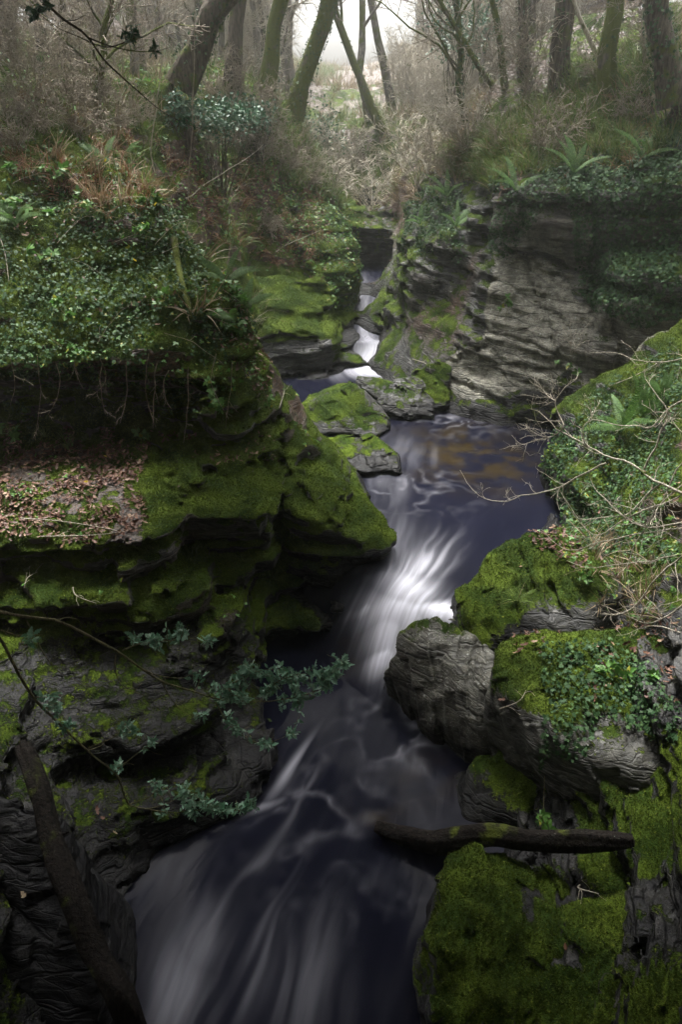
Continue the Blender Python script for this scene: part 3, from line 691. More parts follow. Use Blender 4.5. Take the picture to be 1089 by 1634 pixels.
    # upper rapid
    blob(612, 568, 38, 18, 0, 1.3, .85); blob(600, 588, 60, 12, 0, .55, .3); blob(583, 520, 16, 46, -8, .5, .2); blob(605, 480, 16, 18, 0, .22, .1)
    # side channel foam, and pool sheen painted in as pale streaks
    blob(440, 668, 34, 14, 45, .8, .15); blob(475, 705, 50, 14, 35, .5, .1); blob(740, 650, 80, 10, 2, .35, 0); blob(820, 665, 60, 8, 12, .28, 0)
    blob(600, 765, 60, 22, 20, .07, 0); blob(650, 720, 60, 20, 20, .07, 0); blob(600, 800, 40, 14, -10, .07, 0)
    amber = sum(np.exp(-((px-a)/c)**2-((py-b_)/d)**2)*e for a, b_, c, d, e in [(760, 735, 95, 38, 1.0), (720, 700, 80, 25, .6), (565, 1035, 40, 35, .7), (600, 1300, 40, 16, .8), (690, 1235, 60, 40, .4), (830, 770, 40, 30, .3)])
    rip = fbm(fs*.7, fn*2.2, 0*fs, 2)*.016
    z2 = z+rip*sstep(-.1, .3, 1-0*z)+foam*.05*np.exp(-((y-7.2)/1.2)**2)+.05*np.sin(fs*5)*np.exp(-((y-11.8)/.8)**2)*np.exp(-((x-3)/1.2)**2)
    # backwash ridge: a little hump of water at the foot of the cascade
    V = np.stack([x, y, z2], 1)
    o = mesh_obj('river', V, F, M['water'], dict(foam=np.clip(foam, 0, 1), fs=fs, fn=fn, amber=np.clip(amber, 0, 1)))
    tag(o, kind='structure'); return o
make_river(); log('river')
# ------------------------------------------------------------------ scattering on surfaces
def _faces():
    o = dict(c=[], n=[], a=[], q=[], px=[], py=[], dep=[], k=[])
    at = {k: [] for k in ('moss', 'soil', 'wet')}
    for i, S in enumerate(SURF):
        V, F, N = S['V'], S['F'], S['N']
        q = V[F]; c = q.mean(1); 
        cr = np.cross(q[:, 2]-q[:, 0], q[:, 3]-q[:, 1]); a = np.linalg.norm(cr, axis=1)/2
        px, py, dep = project(c)
        keep = (dep > .5) & (px > -260) & (px < 1350) & (py > -350) & (py < 1950) & (c[:, 1] < 70)
        if S['kind'] == 'hill': keep &= c[:, 1] > 26.5
        n = N[F[:, 0]]
        # drop faces turned far away from the viewer's side of the gorge
        vd = np.array([0, -.5, CAMZ])-c; vd /= np.linalg.norm(vd, axis=1)[:, None]
        keep &= (n*vd).sum(1) > -.35
        for k, v in (('c', c), ('n', n), ('a', a), ('q', q), ('px', px), ('py', py), ('dep', dep)): o[k].append(v[keep].astype(np.float32))
        o['k'].append(np.full(keep.sum(), i))
        for k in at: at[k].append(np.asarray(S['attrs'][k])[F[:, 0]][keep])
    for k in o: o[k] = np.concatenate(o[k])
    for k in at: o[k] = np.concatenate(at[k])
    return o
FA = _faces(); log('faces', len(FA['a']))
def scatter(dens, mask, jitter=True):
    """dens per m2, mask per face -> points, normals"""
    lam = FA['a']*dens*mask; n = RNG.poisson(np.clip(lam, 0, 60))
    i = np.repeat(np.arange(len(n)), n)
    u, v = RNG.random(len(i))[:, None], RNG.random(len(i))[:, None]
    q = FA['q'][i]
    P = (q[:, 0]*(1-u)+q[:, 1]*u)*(1-v)+(q[:, 3]*(1-u)+q[:, 2]*u)*v
    return P.astype(float), FA['n'][i].astype(float), i
def region(poly, y0=0, y1=99, s=18):
    m = np.zeros(len(FA['a'])); x0, y0_ = np.min(poly, 0); x1, y1_ = np.max(poly, 0)
    k = np.where((FA['px'] > x0-s*1.2) & (FA['px'] < x1+s*1.2) & (FA['py'] > y0_-s*1.2) & (FA['py'] < y1_+s*1.2) & (FA['c'][:, 1] > y0) & (FA['c'][:, 1] < y1))[0]
    m[k] = soft_poly(FA['px'][k], FA['py'][k], poly, s); return m
FX, FY, FZ = FA['c'].T
ABOVE = FZ-water_level(FX, FY)
def clump(sc, seed, lo=.4, hi=.62): return sstep(lo, hi, fbm(FX*sc+seed, FY*sc, FZ*sc, 3)*.5+.5)

def unit(a): return a/np.maximum(np.linalg.norm(a, axis=-1, keepdims=True), 1e-9)
def place(name, tmpl, P, N, size, mat, upmix=.3, tilt=.5, lift=.01, parent=None, origin=None, sizevar=.35):
    """many small leaves as one mesh: tmpl = (verts, tris) lying in XY, normal +Z"""
    v, f = tmpl; n = len(P)
    if n == 0: return None
    Z = unit(N*(1-upmix)+np.array([0, 0, 1.0])*upmix+RNG.normal(size=(n, 3))*tilt)
    R = RNG.normal(size=(n, 3)); X = unit(np.cross(R, Z)); Y = np.cross(Z, X)
    s = (size*(1+sizevar*RNG.uniform(-1, 1, n)))[:, None, None]
    W = (v[None, :, 0, None]*X[:, None]+v[None, :, 1, None]*Y[:, None]+v[None, :, 2, None]*Z[:, None])*s+P[:, None]+N[:, None]*lift
    F = (f[None]+(np.arange(n)*len(v))[:, None, None]).reshape(-1, 3)
    return mesh_obj(name, W.reshape(-1, 3), F, mat, smooth=False, parent=parent, origin=origin)
def merged(list_): 
    V = []; F = []; o = 0
    for v, f in list_: V.append(v); F.append(f+o); o += len(v)
    return np.concatenate(V), np.concatenate(F)
# leaf templates
def T(v, f): return np.array(v, float), np.array(f, int)
IVY = T([(0, 0, .02), (.0, .55, -.05), (.17, .28, .04), (.48, .30, -.04), (.26, .02, .03), (.34, -.32, -.05), (0, -.22, .02), (-.34, -.32, -.05), (-.26, .02, .03), (-.48, .30, -.04), (-.17, .28, .04)],
        [(0, i, i+1) for i in range(1, 10)]+[(0, 10, 1)])
OAK = T([(0, -.5, .1), (.16, -.25, -.03), (.10, -.05, .02), (.24, .12, .08), (.12, .25, 0), (.10, .45, .13), (-.10, .45, .10), (-.12, .25, .02), (-.24, .12, .1), (-.10, -.05, 0), (-.16, -.25, .05)],
        [(0, 1, 10), (1, 2, 9), (1, 9, 10), (2, 3, 4), (2, 4, 7), (2, 7, 9), (7, 8, 9), (4, 5, 6), (4, 6, 7)])
OVATE = T([(0, 0, 0), (.2, .2, .06), (.26, .45, .06), (.15, .75, .02), (0, 1, -.08), (-.15, .75, .02), (-.26, .45, .06), (-.2, .2, .06), (0, .5, -.03)],
          [(0, 1, 8), (1, 2, 8), (2, 3, 8), (3, 4, 8), (4, 5, 8), (5, 6, 8), (6, 7, 8), (7, 0, 8)])
HOLLY = T([(0, 0, 0), (.14, .12, .05), (.12, .22, -.03), (.27, .34, .09), (.16, .45, -.03), (.28, .6, .09), (.13, .72, -.02), (.14, .86, .05), (0, 1.05, -.03),
           (-.14, .86, .05), (-.13, .72, -.02), (-.28, .6, .09), (-.16, .45, -.03), (-.27, .34, .09), (-.12, .22, -.03), (-.14, .12, .05), (0, .5, -.05)],
          [(i, (i+1) % 16, 16) for i in range(16)])
def _rot(v, a): 
    c, s = math.cos(a), math.sin(a); return np.stack([v[:, 0]*c-v[:, 1]*s, v[:, 0]*s+v[:, 1]*c, v[:, 2]], 1)
def bramble_leaf():
    l = []
    for a, sc in ((0, 1.0), (1.15, .8), (-1.15, .8)):
        v, f = OVATE; l.append((_rot(v*sc*np.array([1.15, 1, 1]), a)+np.array([0, .12, 0])*(a == 0), f))
    return merged(l)
BRAM = bramble_leaf()
TUFT = T([(-.12, 0, 0), (.12, 0, 0), (.25, .45, .8), (.08, .1, 0), (-.05, -.1, 0), (-.55, .05, .75), (0, -.12, 0), (0, .12, 0), (.3, -.5, .7), (-.1, 0, 0), (.1, .02, 0), (0, 0, 1.15)],
         [(0, 1, 2), (3, 4, 5), (6, 7, 8), (9, 10, 11)])
def blade(w=.03, bend=.5):
    ks = np.linspace(0, 1, 4); v = []
    for t in ks: 
        ww = w*(1-t)**.7+.002; v += [(-ww, bend*t*t, t*(1-.25*t*bend)), (ww, bend*t*t, t*(1-.25*t*bend))]
    f = []
    for i in range(3): f += [(2*i, 2*i+1, 2*i+3), (2*i, 2*i+3, 2*i+2)]
    return T(v, f)
def grass_tuft(n, w, bend, spread, seed):
    r = random.Random(seed); l = []
    for i in range(n):
        v, f = blade(w, bend*r.uniform(.4, 1.5)); v = v*np.array([1, 1, r.uniform(.6, 1.1)])
        v = _rot(v, r.uniform(0, 6.28)); l.append((v+np.array([r.gauss(0, spread), r.gauss(0, spread), 0]), f))
    return merged(l)
GT = [grass_tuft(9, .022, .6, .12, i) for i in range(3)]

# ------------------------------------------------------------------ ground cover on the rocks and slopes
def stuff(o, label):
    if o is not None: tag(o, label, 'ground cover', kind='stuff')
    return o
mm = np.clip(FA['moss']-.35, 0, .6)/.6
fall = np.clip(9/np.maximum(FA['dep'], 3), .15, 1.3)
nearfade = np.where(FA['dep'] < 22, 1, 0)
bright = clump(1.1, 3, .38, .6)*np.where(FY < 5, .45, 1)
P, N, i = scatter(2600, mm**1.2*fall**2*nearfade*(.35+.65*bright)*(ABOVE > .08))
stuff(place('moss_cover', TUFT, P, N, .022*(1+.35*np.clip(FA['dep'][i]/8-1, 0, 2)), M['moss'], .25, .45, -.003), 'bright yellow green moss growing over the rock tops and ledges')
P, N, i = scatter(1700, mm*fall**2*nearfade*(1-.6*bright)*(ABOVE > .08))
stuff(place('moss_cover', TUFT, P, N, .024*(1+.35*np.clip(FA['dep'][i]/8-1, 0, 2)), M['mossdark'], .25, .45, -.003), 'dark green moss growing in patches over the rock')
log('moss')
# fallen leaves
slopeL = region([(230, 230), (420, 260), (520, 300), (520, 420), (430, 430), (330, 380), (260, 300)], 13, 27)
lit = 0*FX
lit += 620*region([(0, 690), (250, 690), (250, 810), (200, 855), (60, 880), (0, 870)], 5.5, 11, 40)*clump(2.4, 5, .30, .55)
lit += 170*region([(250, 690), (430, 690), (440, 740), (300, 730)], 6, 11)*clump(2.5, 6, .45, .6)
lit += 260*region([(850, 842), (905, 845), (945, 880), (960, 925), (900, 895), (850, 870)], 5.5, 9)
lit += 100*region([(800, 1010), (1089, 985), (1089, 1130), (860, 1120)], 4, 8)*clump(2.2, 8, .4, .6)
lit += 200*slopeL*clump(.8, 2, .25, .45)
lit += 50*region([(0, 190), (250, 280), (420, 460), (430, 640), (330, 560), (120, 500), (0, 330)], 7.5, 13.5)*clump(1.0, 11, .4, .62)
lit += 120*region([(380, 470), (430, 560), (420, 640), (330, 560), (340, 480)], 7.5, 11)
lit += 25*region([(800, 200), (1089, 80), (1089, 300), (900, 300)], 10, 20)
lit += 30*region([(900, 700), (1089, 640), (1089, 980), (960, 980)], 5, 12)*clump(1.5, 4)
lit += 55*region([(400, 400), (560, 380), (600, 460), (420, 440)], 14, 22)
lit += 18*region([(560, 340), (700, 330), (680, 400), (560, 400)], 18, 30)
lit += .9*(FY > 20)*(FX*0+1)*12
up = sstep(.15, .5, FA['n'][:, 2])
P, N, i = scatter(1, lit*up*(ABOVE > .12))
stuff(place('leaf_litter', OAK, P, N, .070+0*FX[i], M['litter'], .25, .38, .03, sizevar=.55), 'brown fallen oak leaves lying on moss and soil')
P, N, i = scatter(2.2, (lit > 5)*up*(ABOVE > .12)+.35*mm*(FY < 9))
stuff(place('leaf_litter', OVATE, P, N, .05+0*FX[i], M['yellow'] if False else M['litter'], .3, .4, .015), 'single pale fallen leaves on the mossy rocks')
log('litter', len(P))
# low herbs and grass
veg = np.clip(FA['soil'], 0, 1)*(ABOVE > .5)
herb = veg*(45*clump(.9, 21, .42, .6)+3)*(FY < 24)*(FX < .5)+55*region([(430, 260), (560, 330), (590, 440), (540, 480), (470, 420), (430, 330)], 14, 26)+26*slopeL
herb += 34*region([(850, 700), (1089, 600), (1089, 1000), (960, 1000), (850, 830)], 5, 12)
P, N, i = scatter(1, herb*(ABOVE > .2))
stuff(place('undergrowth', BRAM, P, N, .038+.0012*FA['dep'][i], M['bramble'], .3, .5, .05), 'small light green bramble and herb leaves on the slopes')
gr = 120*region([(690, 260), (860, 170), (1000, 60), (1089, 20), (1089, 130), (980, 190), (880, 230), (740, 300)], 9, 30)
gr = gr*(.25+.75*(FX > 1)); gr += 90*region([(770, 215), (900, 200), (1089, 190), (1089, 250), (900, 270), (780, 300), (740, 290)], 9, 20)+16*veg*(FY > 11)*clump(.7, 31, .45, .6)*(FX < 0)
gr += 22*region([(400, 170), (560, 230), (560, 340), (420, 280)], 16, 30)+10*region([(540, 180), (760, 120), (760, 260), (560, 330)], 20, 45)
P, N, i = scatter(1, gr)
stuff(place('grass', GT[0], P, N, .22+.006*FA['dep'][i], M['grass'], .6, .4, -.01, sizevar=.6), 'rough green grass along the upper banks')
dg = .5*(14*region([(640, 190), (800, 150), (820, 260), (640, 330)], 14, 30)+13*region([(0, 170), (180, 230), (260, 330), (130, 330), (0, 300)], 8, 14)+2.5*(FY > 24))
dg += 8*region([(280, 380), (330, 400), (330, 520), (290, 500)], 8, 12)+10*region([(940, 860), (1040, 860), (1060, 1000), (960, 1000)], 5, 9)+3*region([(0, 0), (300, 60), (430, 200), (300, 230), (0, 190)], 11, 30)
P, N, i = scatter(1, dg)
stuff(place('grass', GT[1], P, N, .30+.010*FA['dep'][i], M['sedge'], .35, .4, -.01), 'straw coloured dead grass and bracken on the slopes')
bk = 60*region([(20, 150), (160, 190), (270, 290), (230, 350), (120, 330), (0, 270)], 8, 15)*clump(1.3, 41, .4, .55)+26*slopeL*clump(1.0, 43, .45, .6)+35*region([(700, 260), (820, 190), (1000, 130), (1089, 150), (1089, 250), (900, 290), (800, 310)], 9, 20)*clump(1.2, 47, .42, .6)
P, N, i = scatter(1, bk)
stuff(place('bracken', GT[2], P, N, .24+0*FX[i], M['bracken'], .1, .5, -.01), 'rusty dead bracken lying on the upper slopes')
log('grass')
# ivy patches: each creeping plant a thing of its own
def ivy(poly, y0, y1, dens, label, size=.042, sc=1.4, lo=.36, hi=.56, s=18, cond=None, lift=.03):
    m = region(poly, y0, y1, s)*clump(sc, len(label), lo, hi)*(ABOVE > .15)
    if cond is not None: m = m*cond
    P, N, i = scatter(dens, m)
    if len(P) == 0: log('EMPTY', label); return
    P = P+N*RNG.uniform(0, .05, (len(P), 1))
    o = place('ivy', IVY, P, N, (size+.0005*FA['dep'][i])*(.6+.8*RNG.random(len(P))**2), M['ivy'], .05, .42, lift)
    tag(o, label, 'ivy', kind='stuff')
ivy([(0, 300), (110, 330), (280, 330), (330, 420), (330, 560), (320, 660), (230, 640), (0, 600)], 7.6, 13, 620, 'dense dark ivy hanging over the cave on the left bank', lo=.30, hi=.48)
ivy([(300, 430), (420, 470), (420, 520), (330, 620), (290, 600)], 7.6, 11, 240, 'thin ivy among brown leaves at the nose of the left bank')
ivy([(775, 400), (800, 330), (900, 260), (960, 240), (960, 300), (860, 340), (800, 420)], 11, 17, 900, 'ivy trailing in a pale green cascade down the grey cliff', lo=.3, hi=.46)
ivy([(920, 250), (1089, 200), (1089, 520), (1000, 520), (930, 460), (900, 330)], 10, 15.5, 1000, 'thick ivy covering the upper right part of the cliff', size=.055, lo=.30, hi=.46)
ivy([(780, 240), (920, 225), (1089, 180), (1089, 260), (940, 290), (860, 300), (790, 310)], 9, 18, 700, 'dark ivy and scrub tumbling over the brow of the right cliff', size=.06, lo=.34, hi=.5)
ivy([(640, 340), (700, 270), (760, 330), (740, 400), (690, 420), (640, 420)], 13, 22, 650, 'ivy on the dark buttress above the narrow channel', lo=.38, hi=.55)
ivy([(860, 780), (880, 700), (930, 640), (1010, 590), (1089, 550), (1089, 900), (960, 880), (870, 840)], 5.5, 12, 900, 'small leaved ivy on the slope behind the bare twigs', .038, lo=.30, hi=.48)
ivy([(860, 1030), (960, 1010), (1040, 1060), (1089, 1180), (960, 1150), (930, 1210), (880, 1190), (850, 1240), (870, 1120)], 3.5, 7, 900, 'pale green ivy spilling over the face of the big near rock', .045, 2.2, .26, .44)
ivy([(400, 380), (560, 330), (590, 440), (560, 500), (520, 440)], 14, 21, 330, 'ivy and herbs on the top of the mossy column', lo=.4, hi=.56)
ivy([(420, 200), (520, 200), (540, 300), (470, 290)], 18, 30, 120, 'ivy below the leaning trees at the head of the gorge')
ivy([(0, 190), (200, 250), (330, 380), (280, 400), (0, 330)], 8, 13, 130, 'scattered ivy on the brown upper slope of the left bank')
ivy([(0, 640), (50, 640), (50, 700), (0, 700)], 6, 10, 500, 'small ivy cluster at the left end of the cave')
log('ivy')

# ------------------------------------------------------------------ nearest surface point under a photo pixel
def _zb():
    P = []; 
    for S in SURF: P.append(S['V'])
    P = np.concatenate(P); px, py, dep = project(P)
    k = np.where((dep > .5) & (px > -200) & (px < 1300) & (py > -200) & (py < 1800))[0]
    k = k[np.argsort(-dep[k])]; g = np.full((520, 400), -1, int)
    g[((py[k]+200)/4).astype(int), ((px[k]+200)/4).astype(int)] = k
    return P, g, dep
ZP, ZG, ZD = _zb()
ZN = np.concatenate([S['N'] for S in SURF])
def hit(px, py, r=3):
    iy, ix = int((py+200)/4), int((px+200)/4); w = ZG[max(0, iy-r):iy+r+1, max(0, ix-r):ix+r+1].ravel(); w = w[w >= 0]
    if len(w) == 0: 
        p = PY(px, py, 20); return p, np.array([0, 0, 1.0])
    k = w[np.argmin(ZD[w])]; return ZP[k].copy(), ZN[k].copy()
def ground(x, y):
    """height of the terrain at x, y"""
    if inside(np.array([[x, y, 0]]))[0]:
        d = (TV[:, 0]-x)**2+(TV[:, 1]-y)**2; k = np.argpartition(d, 12)[:12]; return float(TV[k, 2].max())
    return float(hbase(x, y))-.04

# ------------------------------------------------------------------ stems and branches
def tubes(pts, rad, sides=4):
    """pts (n,k,3), rad (n,k) -> quads"""
    n, k, _ = pts.shape
    Tn = unit(np.gradient(pts, axis=1)); ref = np.where(np.abs(Tn[..., 2:3]) < .9, np.array([0, 0, 1.0]), np.array([1.0, 0, 0]))
    ref = np.broadcast_to(ref[:, :1], Tn.shape)
    A = unit(np.cross(Tn, ref)); B = np.cross(Tn, A)
    an = np.arange(sides)*2*math.pi/sides
    V = pts[:, :, None]+rad[..., None, None]*(A[:, :, None]*np.cos(an)[None, None, :, None]+B[:, :, None]*np.sin(an)[None, None, :, None])
    idx = np.arange(n*k*sides).reshape(n, k, sides); nx = np.roll(idx, -1, axis=2)
    F = np.stack([idx[:, :-1], nx[:, :-1], nx[:, 1:], idx[:, 1:]], -1).reshape(-1, 4)
    return V.reshape(-1, 3), F
def sample(parent, t):
    pts, i = parent; k = pts.shape[1]
    f = t*(k-1); j = np.clip(np.floor(f).astype(int), 0, k-2); f = f-j
    a = pts[i, j]; b = pts[i, j+1]; return a*(1-f[:, None])+b*f[:, None], unit(b-a), j, f
def grow(pts, rad, nch, t0, t1, L, ang, k=6, wig=.25, up=.15, rr=.55, rng=RNG, tip=.35):
    n = pts.shape[0]; m = n*nch; i = np.repeat(np.arange(n), nch)
    t = rng.uniform(t0, t1, m); p, d, j, f = sample((pts, i), t)
    r0 = (rad[i, j]*(1-f)+rad[i, j+1]*f)*rr
    perp = unit(np.cross(d, rng.normal(size=(m, 3)))); a = (ang*rng.uniform(.6, 1.35, m))[:, None]
    D = unit(d*np.cos(a)+perp*np.sin(a)+np.array([0, 0, up]))
    ln = (L*rng.uniform(.5, 1.15, m)*(1-.45*t))[:, None]/(k-1)
    out = [p]; 
    for s in range(k-1):
        D = unit(D+rng.normal(size=(m, 3))*wig+np.array([0, 0, up*.35])); out.append(out[-1]+D*ln)
    P = np.stack(out, 1); R = r0[:, None]*np.linspace(1, tip, k)[None]
    return P, np.maximum(R, .0018)
def trunk_line(base, top, r0, r1, k=12, wob=.04, rng=RNG):
    t = np.linspace(0, 1, k)[:, None]; L = np.linalg.norm(np.array(top)-base)
    w = np.cumsum(rng.normal(size=(k, 3))*wob*L/k**.5*.5, axis=0); w -= t*w[-1]
    p = np.array(base)*(1-t)+np.array(top)*t+w*np.array([1, 1, .2])
    r = r0*(1-t[:, 0])+r1*t[:, 0]; r = r*(1+.35*np.exp(-t[:, 0]*18))
    return p[None], r[None]
def join(l): return merged(l)
def leaves_on(pts, rad, n, tmpl, size, mat, name, parent, origin, k0=0, k1=1, out=1.0, tilt=.45, upmix=.1):
    m = pts.shape[0]; i = RNG.integers(0, m, n); t = RNG.uniform(k0, k1, n); p, d, j, f = sample((pts, i), t)
    perp = unit(np.cross(d, RNG.normal(size=(n, 3)))); r = rad[i, j]*out
    return place(name, tmpl, p+perp*r[:, None], perp, size+0*t, mat, upmix, tilt, .004, parent=parent, origin=None)
def as_local(V, org): return V-np.asarray(org)[None]
def make_tree(base, top, r0, label, mat='bark', r1=None, seed=1, n1=10, L1=2.6, n2=7, L2=1.2, n3=5, L3=.5, t0=.25, tmin=.0062, ivyn=0, up=.2, twig='twigbrown', group=None, wob=.05, name='bare_tree', cat='tree', ivy_h=1.0):
    rng = np.random.default_rng(seed); base = np.asarray(base, float); top = np.asarray(top, float)
    r1 = r1 or r0*.4
    e = empty(name, base); tag(e, label, cat, group)
    tp, tr = trunk_line(base*0, top-base, r0, r1, 14, wob, rng)
    # uneven bark: the trunk ring wanders in and out
    V, F = tubes(tp, tr, 10); nz = fbm(V[:, 0]*7+seed, V[:, 1]*7, V[:, 2]*2, 3)*r0*.35
    V = V+unit(V-np.stack([np.interp(V[:, 2], tp[0, :, 2], tp[0, :, a]) for a in range(3)], 1))*nz[:, None]
    mesh_obj('trunk', V, F, M[mat], parent=e)
    b1, q1 = grow(tp, tr, n1, t0, 1, L1, .95, 8, .22, up, .5, rng)
    b2, q2 = grow(b1, q1, n2, .2, 1, L2, .8, 6, .24, up*.6, .55, rng)
    b3, q3 = grow(b2, q2, n3, .15, 1, L3, .7, 5, .25, up*.4, .6, rng)
    tw = join([tubes(b2, np.maximum(q2, tmin*1.4), 3), tubes(b3, np.maximum(q3, tmin), 3)])
    mesh_obj('limb', *tubes(b1, q1, 5), M[mat], parent=e)
    mesh_obj('crown', tw[0], tw[1], M[twig], parent=e, smooth=False)
    if ivyn: leaves_on(tp, tr*1.12, ivyn, IVY, .055, M['ivy'], 'ivy', e, None, 0, ivy_h)
    return e
def copy_tree(src, loc, rz, sc, label=None, group=None):
    r = src.copy(); C.objects.link(r); r.location = tuple(float(q) for q in loc); r.rotation_euler = (0, 0, rz); r.scale = (sc, sc, sc)
    if label: r['label'] = label
    if group: r['group'] = group
    for ch in src.children:
        c = ch.copy(); C.objects.link(c); c.parent = r
    return r
def px_tree(bx, by, Y, tx, w, label, **kw):
    """base at a photo pixel at distance Y, leaning towards pixel (tx, 0)"""
    b = PY(bx, by, Y); gz = ground(b[0], Y); log('tree', bx, by, 'pix z %.2f ground %.2f' % (b[2], gz)); b[2] = gz-.1
    t = PY(tx, 0, Y); H = kw.pop('H', 9.0); d = t-b; d = d/max(d[2], .3); top = b+d*H
    return make_tree(b, top, w*.5*np.hypot(Y, b[2]-CAMZ)/FPX*.8, label, **kw)
px_tree(283, 165, 17.0, 352, 40, 'thick dark brown trunk leaning over the hollow in the left bank', mat='bark', seed=3, n1=12, ivyn=500, ivy_h=.3, H=8)
px_tree(372, 150, 20.5, 386, 27, 'brown trunk just beyond the thick leaning trunk', mat='bark', seed=4, H=9)
px_tree(428, 145, 22.5, 442, 27, 'straight mossy trunk between the brown trunk and the ivy clad leaning tree', mat='barkmoss', seed=5, H=9, ivyn=250, ivy_h=.3)
px_tree(462, 190, 23.0, 517, 30, 'pale trunk with moss and ivy leaning over the bright gap', mat='barkmoss', seed=6, H=10, ivyn=1600, ivy_h=.7, t0=.35)
px_tree(612, 212, 28.5, 522, 15, 'slender mossy trunk leaning away across the bright gap', mat='barkmoss', seed=7, H=9, ivyn=300, ivy_h=.8, t0=.3)
px_tree(603, 190, 30.0, 582, 14, 'thin crooked tree in the middle of the bright gap', mat='barkgrey', seed=8, H=10, wob=.12, t0=.2)
px_tree(630, 195, 31.0, 592, 15, 'grey trunk beside the crooked tree in the bright gap', mat='barkgrey', seed=9, H=11, t0=.3)
px_tree(8, 90, 15.0, 6, 36, 'dark trunk cut by the top left corner', mat='bark', seed=10, H=8)
px_tree(150, 175, 14.5, 172, 11, 'small crooked tree with low limbs on the left slope', mat='barkmoss', seed=11, H=5, n1=12, L1=2.0, t0=.1, wob=.12)
px_tree(833, 160, 18.0, 836, 18, 'narrow trunk wrapped in ivy above the right cliff', mat='bark', seed=12, H=8, ivyn=1500)
px_tree(882, 150, 17.0, 889, 30, 'dark straight trunk behind the grassy brow', mat='bark', seed=13, H=9, ivyn=900)
px_tree(975, 85, 15.5, 990, 28, 'mossy dark trunk standing on the grassy brow at right', mat='barkmoss', seed=14, H=8, ivyn=300)
px_tree(1075, 190, 13.6, 1068, 40, 'ivy smothered trunk at the top right corner', mat='bark', seed=15, H=8, ivyn=2600)
px_tree(812, 115, 18.0, 788, 10, 'thin leaning sapling with ivy left of the wrapped trunk', mat='barkmoss', seed=16, H=7, ivyn=500)
px_tree(950, 108, 16.5, 915, 7, 'thin pale dead pole leaning on the grassy brow', mat='twig', seed=17, H=4.2, n1=3, L1=.6, n2=2, n3=2)
px_tree(745, 215, 19.0, 725, 10, 'small ivy hung tree where the right bank meets the pale twigs', mat='barkmoss', seed=18, H=6, ivyn=1100, t0=.15)
px_tree(780, 230, 18.5, 700, 8, 'leaning many branched young tree on the right bank', mat='barkmoss', seed=19, H=5, n1=13, L1=2.2, t0=.12, ivyn=300)
px_tree(215, 130, 19.5, 205, 14, 'upright grey trunk behind the small crooked tree', mat='barkgrey', seed=20, H=8)
px_tree(100, 110, 18.5, 92, 13, 'slim brown trunk high on the left slope', mat='bark', seed=21, H=8)
log('trees')
far = [make_tree((0, 0, 0), (rr.uniform(-1.2, 1.2), .3, h), r, 'faint bare tree in the misty wood behind the gorge', mat='barkfar', tmin=.0085, seed=30+s, n1=18, L1=3.6, n2=10, L2=1.9, n3=7, L3=.9, t0=t0, twig='twig', group='misty trees of the wood behind the gorge', wob=.05)  # pale bark and twigs here also stand in for haze
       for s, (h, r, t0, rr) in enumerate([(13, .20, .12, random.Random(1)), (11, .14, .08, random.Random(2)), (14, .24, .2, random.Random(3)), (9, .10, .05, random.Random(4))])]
rr = random.Random(5); spots = []
while len(spots) < 74:
    y = rr.uniform(29, 64); x = rr.uniform(-.50, .50)*y
    if abs(x-.02*y) < .07*y: continue
    if any((x-a)**2+(y-b)**2 < 4 for a, b in spots): continue
    spots.append((x, y))
for k, (x, y) in enumerate(spots):
    z = float(hbase(x, y))-.2; src = far[k % 4]
    if k < 4: src.location = (x, y, z); src.rotation_euler = (0, 0, rr.uniform(0, 6))
    else: copy_tree(src, (x, y, z), rr.uniform(0, 6.28), rr.uniform(.8, 1.25))
# nearer thin trees on the valley sides left and right of the bright gap
side = [(-3.6, 24.5), (-5.2, 21.5), (-7.5, 23), (-6.6, 18.5), (-9, 19.5), (-4.4, 28), (-8.5, 27), (-2.6, 30), (-11, 24), (5.2, 22.5), (6.8, 20), (8.3, 23), (4.6, 26), (7.2, 27), (9.8, 20.5), (3.9, 30), (10.5, 26), (6.0, 31), (-6, 31), (8.8, 17.5)]
s2 = [make_tree((0, 0, 0), (.5, .1, 8.5), .09, 'thin bare brown tree on the valley side above the gorge', mat='barkgrey', seed=50, tmin=.006, n1=18, L1=2.8, n2=10, L2=1.3, n3=7, L3=.65, t0=.08, group='thin trees on the valley sides', twig='twig'),
      make_tree((0, 0, 0), (-.9, .3, 9.5), .12, 'thin bare brown tree on the valley side above the gorge', mat='bark', seed=51, tmin=.006, n1=18, L1=2.8, n2=10, L2=1.3, n3=7, L3=.65, t0=.1, group='thin trees on the valley sides', twig='twig')]
for k, (x, y) in enumerate(side):
    z = float(hbase(x, y))-.15; src = s2[k % 2]
    if k < 2: src.location = (x, y, z)
    else: copy_tree(src, (x, y, z), rr.uniform(0, 6.28), rr.uniform(.75, 1.15))
log('far trees')
